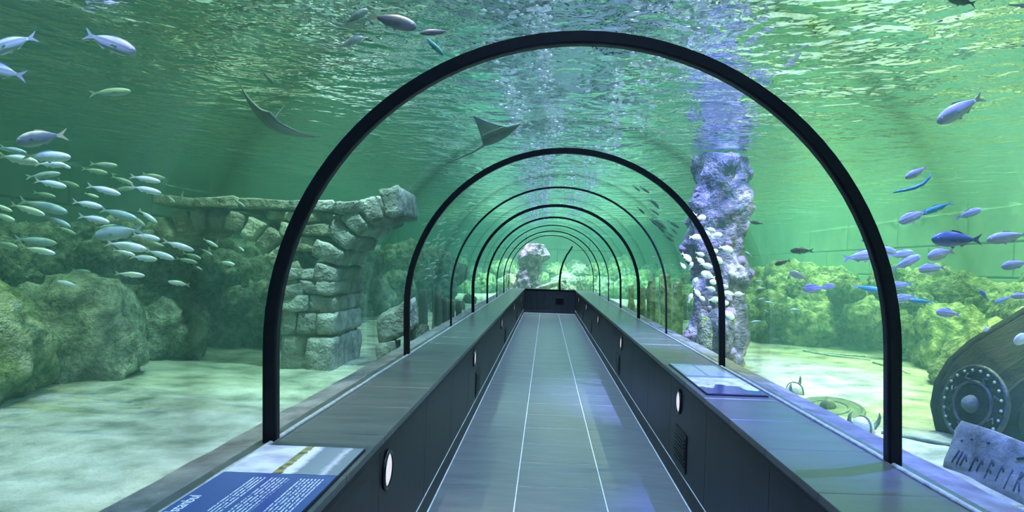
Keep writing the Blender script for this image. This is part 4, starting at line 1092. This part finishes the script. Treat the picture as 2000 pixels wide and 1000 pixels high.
# pale breams round the coral column
def c7(x, y): return (1260 + x/2.4375, 330 + y/2.4375)
CF = [(265,232,44,5),(340,315,46,4),(240,325,50,-2),(385,380,60,-18),(285,305,40,-10),(197,420,52,-42),(290,460,52,-18),(260,405,40,-20),(322,395,44,10),(345,430,50,-40),(300,507,60,-20),(235,540,46,60),(246,587,42,-50),(268,614,36,-40),(310,570,44,-20),(328,622,48,4),(400,595,54,-6),(370,562,44,0),(376,640,40,5),(395,692,62,-38),(180,460,34,-50),(218,462,36,70),(215,615,40,70),(450,596,44,0),(225,215,40,-10),(420,500,40,-20),(310,290,46,-22),(330,540,40,-10),(262,435,44,-40)]
for x, y, l, a in CF:
    a = math.radians(a); l *= 1.18; s = 1 if R.random() < .62 else -1
    if abs(a) > .6: s = 1
    dx, dy_ = math.cos(a)*l/2*s, -math.sin(a)*l/2*s
    um = min(c7(x-abs(dx), y)[0], c7(x+abs(dx), y)[0])        # outside the acrylic
    fish(c7(x+dx, y+dy_), c7(x-dx, y-dy_), max(R.uniform(7.3, 7.9), 1.64*F/(um - U0)), 'deep', 'white', 'pale silver bream gathered round the coral column', 'pale breams round the column', R.uniform(-.05, .05), True)
# small shoals along the tunnel
for k in range(70):
    v = R.uniform(395, 545); u = 905 - (v-395)*.42 + R.gauss(0, 26); l = R.uniform(8, 15)
    Y = R.uniform(10.5, 14.5); a = R.uniform(-.1, .75)
    if P(u, v, Y).x > -1.75: Y = 1.85*F/(U0-u+1e-3) if U0-u > 120 else 14
    fish((u+l*math.cos(a)/2, v-l*math.sin(a)/2), (u-l*math.cos(a)/2, v+l*math.sin(a)/2), min(Y, 17), 'slim', 'silver', 'tiny silver fish of the shoal past the broken stone arch', 'tiny silver shoal past the arch', 0, False)
for k in range(30):
    v = R.uniform(470, 600); u = max(1276, R.gauss(1302, 22)); l = R.uniform(7, 13); a = R.uniform(-1.3, .3)
    fish((u+l*math.cos(a)/2, v-l*math.sin(a)/2), (u-l*math.cos(a)/2, v+l*math.sin(a)/2), R.uniform(10.5, 11.6), 'oval', R.choice(('tan', 'dull')), 'tiny fish of the loose shoal past the coral column', 'tiny shoal past the column', 0, False)
for k in range(16):
    v = R.uniform(362, 470); u = 1235 + (v-362)*.75 + R.gauss(0, 16); l = R.uniform(16, 30); a = -.62 + R.gauss(0, .1)
    fish((u+l*math.cos(a)/2, v-l*math.sin(a)/2), (u-l*math.cos(a)/2, v+l*math.sin(a)/2), R.uniform(10.2, 11.2), 'slim', 'dark', 'dark slender fish sloping down over the tunnel vault', 'dark slender fish over the vault', 0, False)

# rays
def ray_mesh(tail_pts, bend=.2):
    """eagle ray of unit span: flattened disc with pointed wings, blunt head and whip tail"""
    out = []
    nU, nV = 28, 10; vs, fs = [], []
    for i in range(nU+1):
        y = -0.5 + i/nU; a = abs(y)/.5
        lead = .22*(1-a**1.3) - .06*a + (.10*max(0, 1-a*5)); trail = -.24*(1-a)**1.4 - .10*a*(1-a) - .07*a
        th = .055*(1-a)**1.2 + .004
        for j in range(nV+1):
            s = j/nV; x = lead + (trail-lead)*s
            prof = math.sin(math.pi*(s*.94+.03))**.6
            lift = bend*a*a
            vs.append((x, y, lift + th*prof))
        for j in range(nV+1):
            s = j/nV; x = lead + (trail-lead)*s
            prof = math.sin(math.pi*(s*.94+.03))**.6
            vs.append((x, y, bend*a*a - th*.55*prof))
    W = 2*(nV+1)
    for i in range(nU):
        for j in range(nV):
            a = i*W+j; b = (i+1)*W+j
            fs.append((a, a+1, b+1, b)); a += nV+1; b += nV+1; fs.append((a, b, b+1, a+1))
        for j in (0, nV):
            a = i*W+j; b = (i+1)*W+j; fs.append((a, b, b+nV+1, a+nV+1))
    for i in (0, nU):
        for j in range(nV):
            a = i*W+j; fs.append((a, a+1, a+nV+2, a+nV+1))
    me = fixn(mesh('ray_body', vs, fs, True)); return me
FM['ray'] = surf('ray_skin', [(0.3, (0.10, 0.16, 0.16)), (0.7, (0.24, 0.32, 0.30))], 5, 0.5, 0.1)
def ray(c, fwd, up, span, label, tail):
    o = link('eagle_ray', ray_mesh(None), FM['ray']); x = fwd.normalized(); y = up.cross(x).normalized(); z = x.cross(y)
    o.matrix_world = Matrix.Translation(c) @ Matrix((x, y, z)).transposed().to_4x4() @ Matrix.Scale(span, 4)
    tag(o, label, 'ray')
    link('whip_tail', tube(tail, [.016*(1-.85*k/(len(tail)-1)) for k in range(len(tail))], 8), FM['ray'], o)
    return o
ray(P(975, 266, 6.5), P(1008, 247, 6.4) - P(935, 290, 6.5), Vector((-.25, .10, .95)), .72, 'grey ray gliding under the surface before the second arch frame', [(-.22, 0, 0), (-.4, .02, .0), (-.6, .01, .02), (-.8, -.03, .03)])
ray(P(525, 237, 4.6), Vector((.35, -.9, .1)), Vector((.45, .25, .8)), .62, 'pale blurred ray with a long raised tail near the surface', [(-.22, 0, .0), (-.32, -.02, .10), (-.36, -.03, .22), (-.33, -.03, .33)])
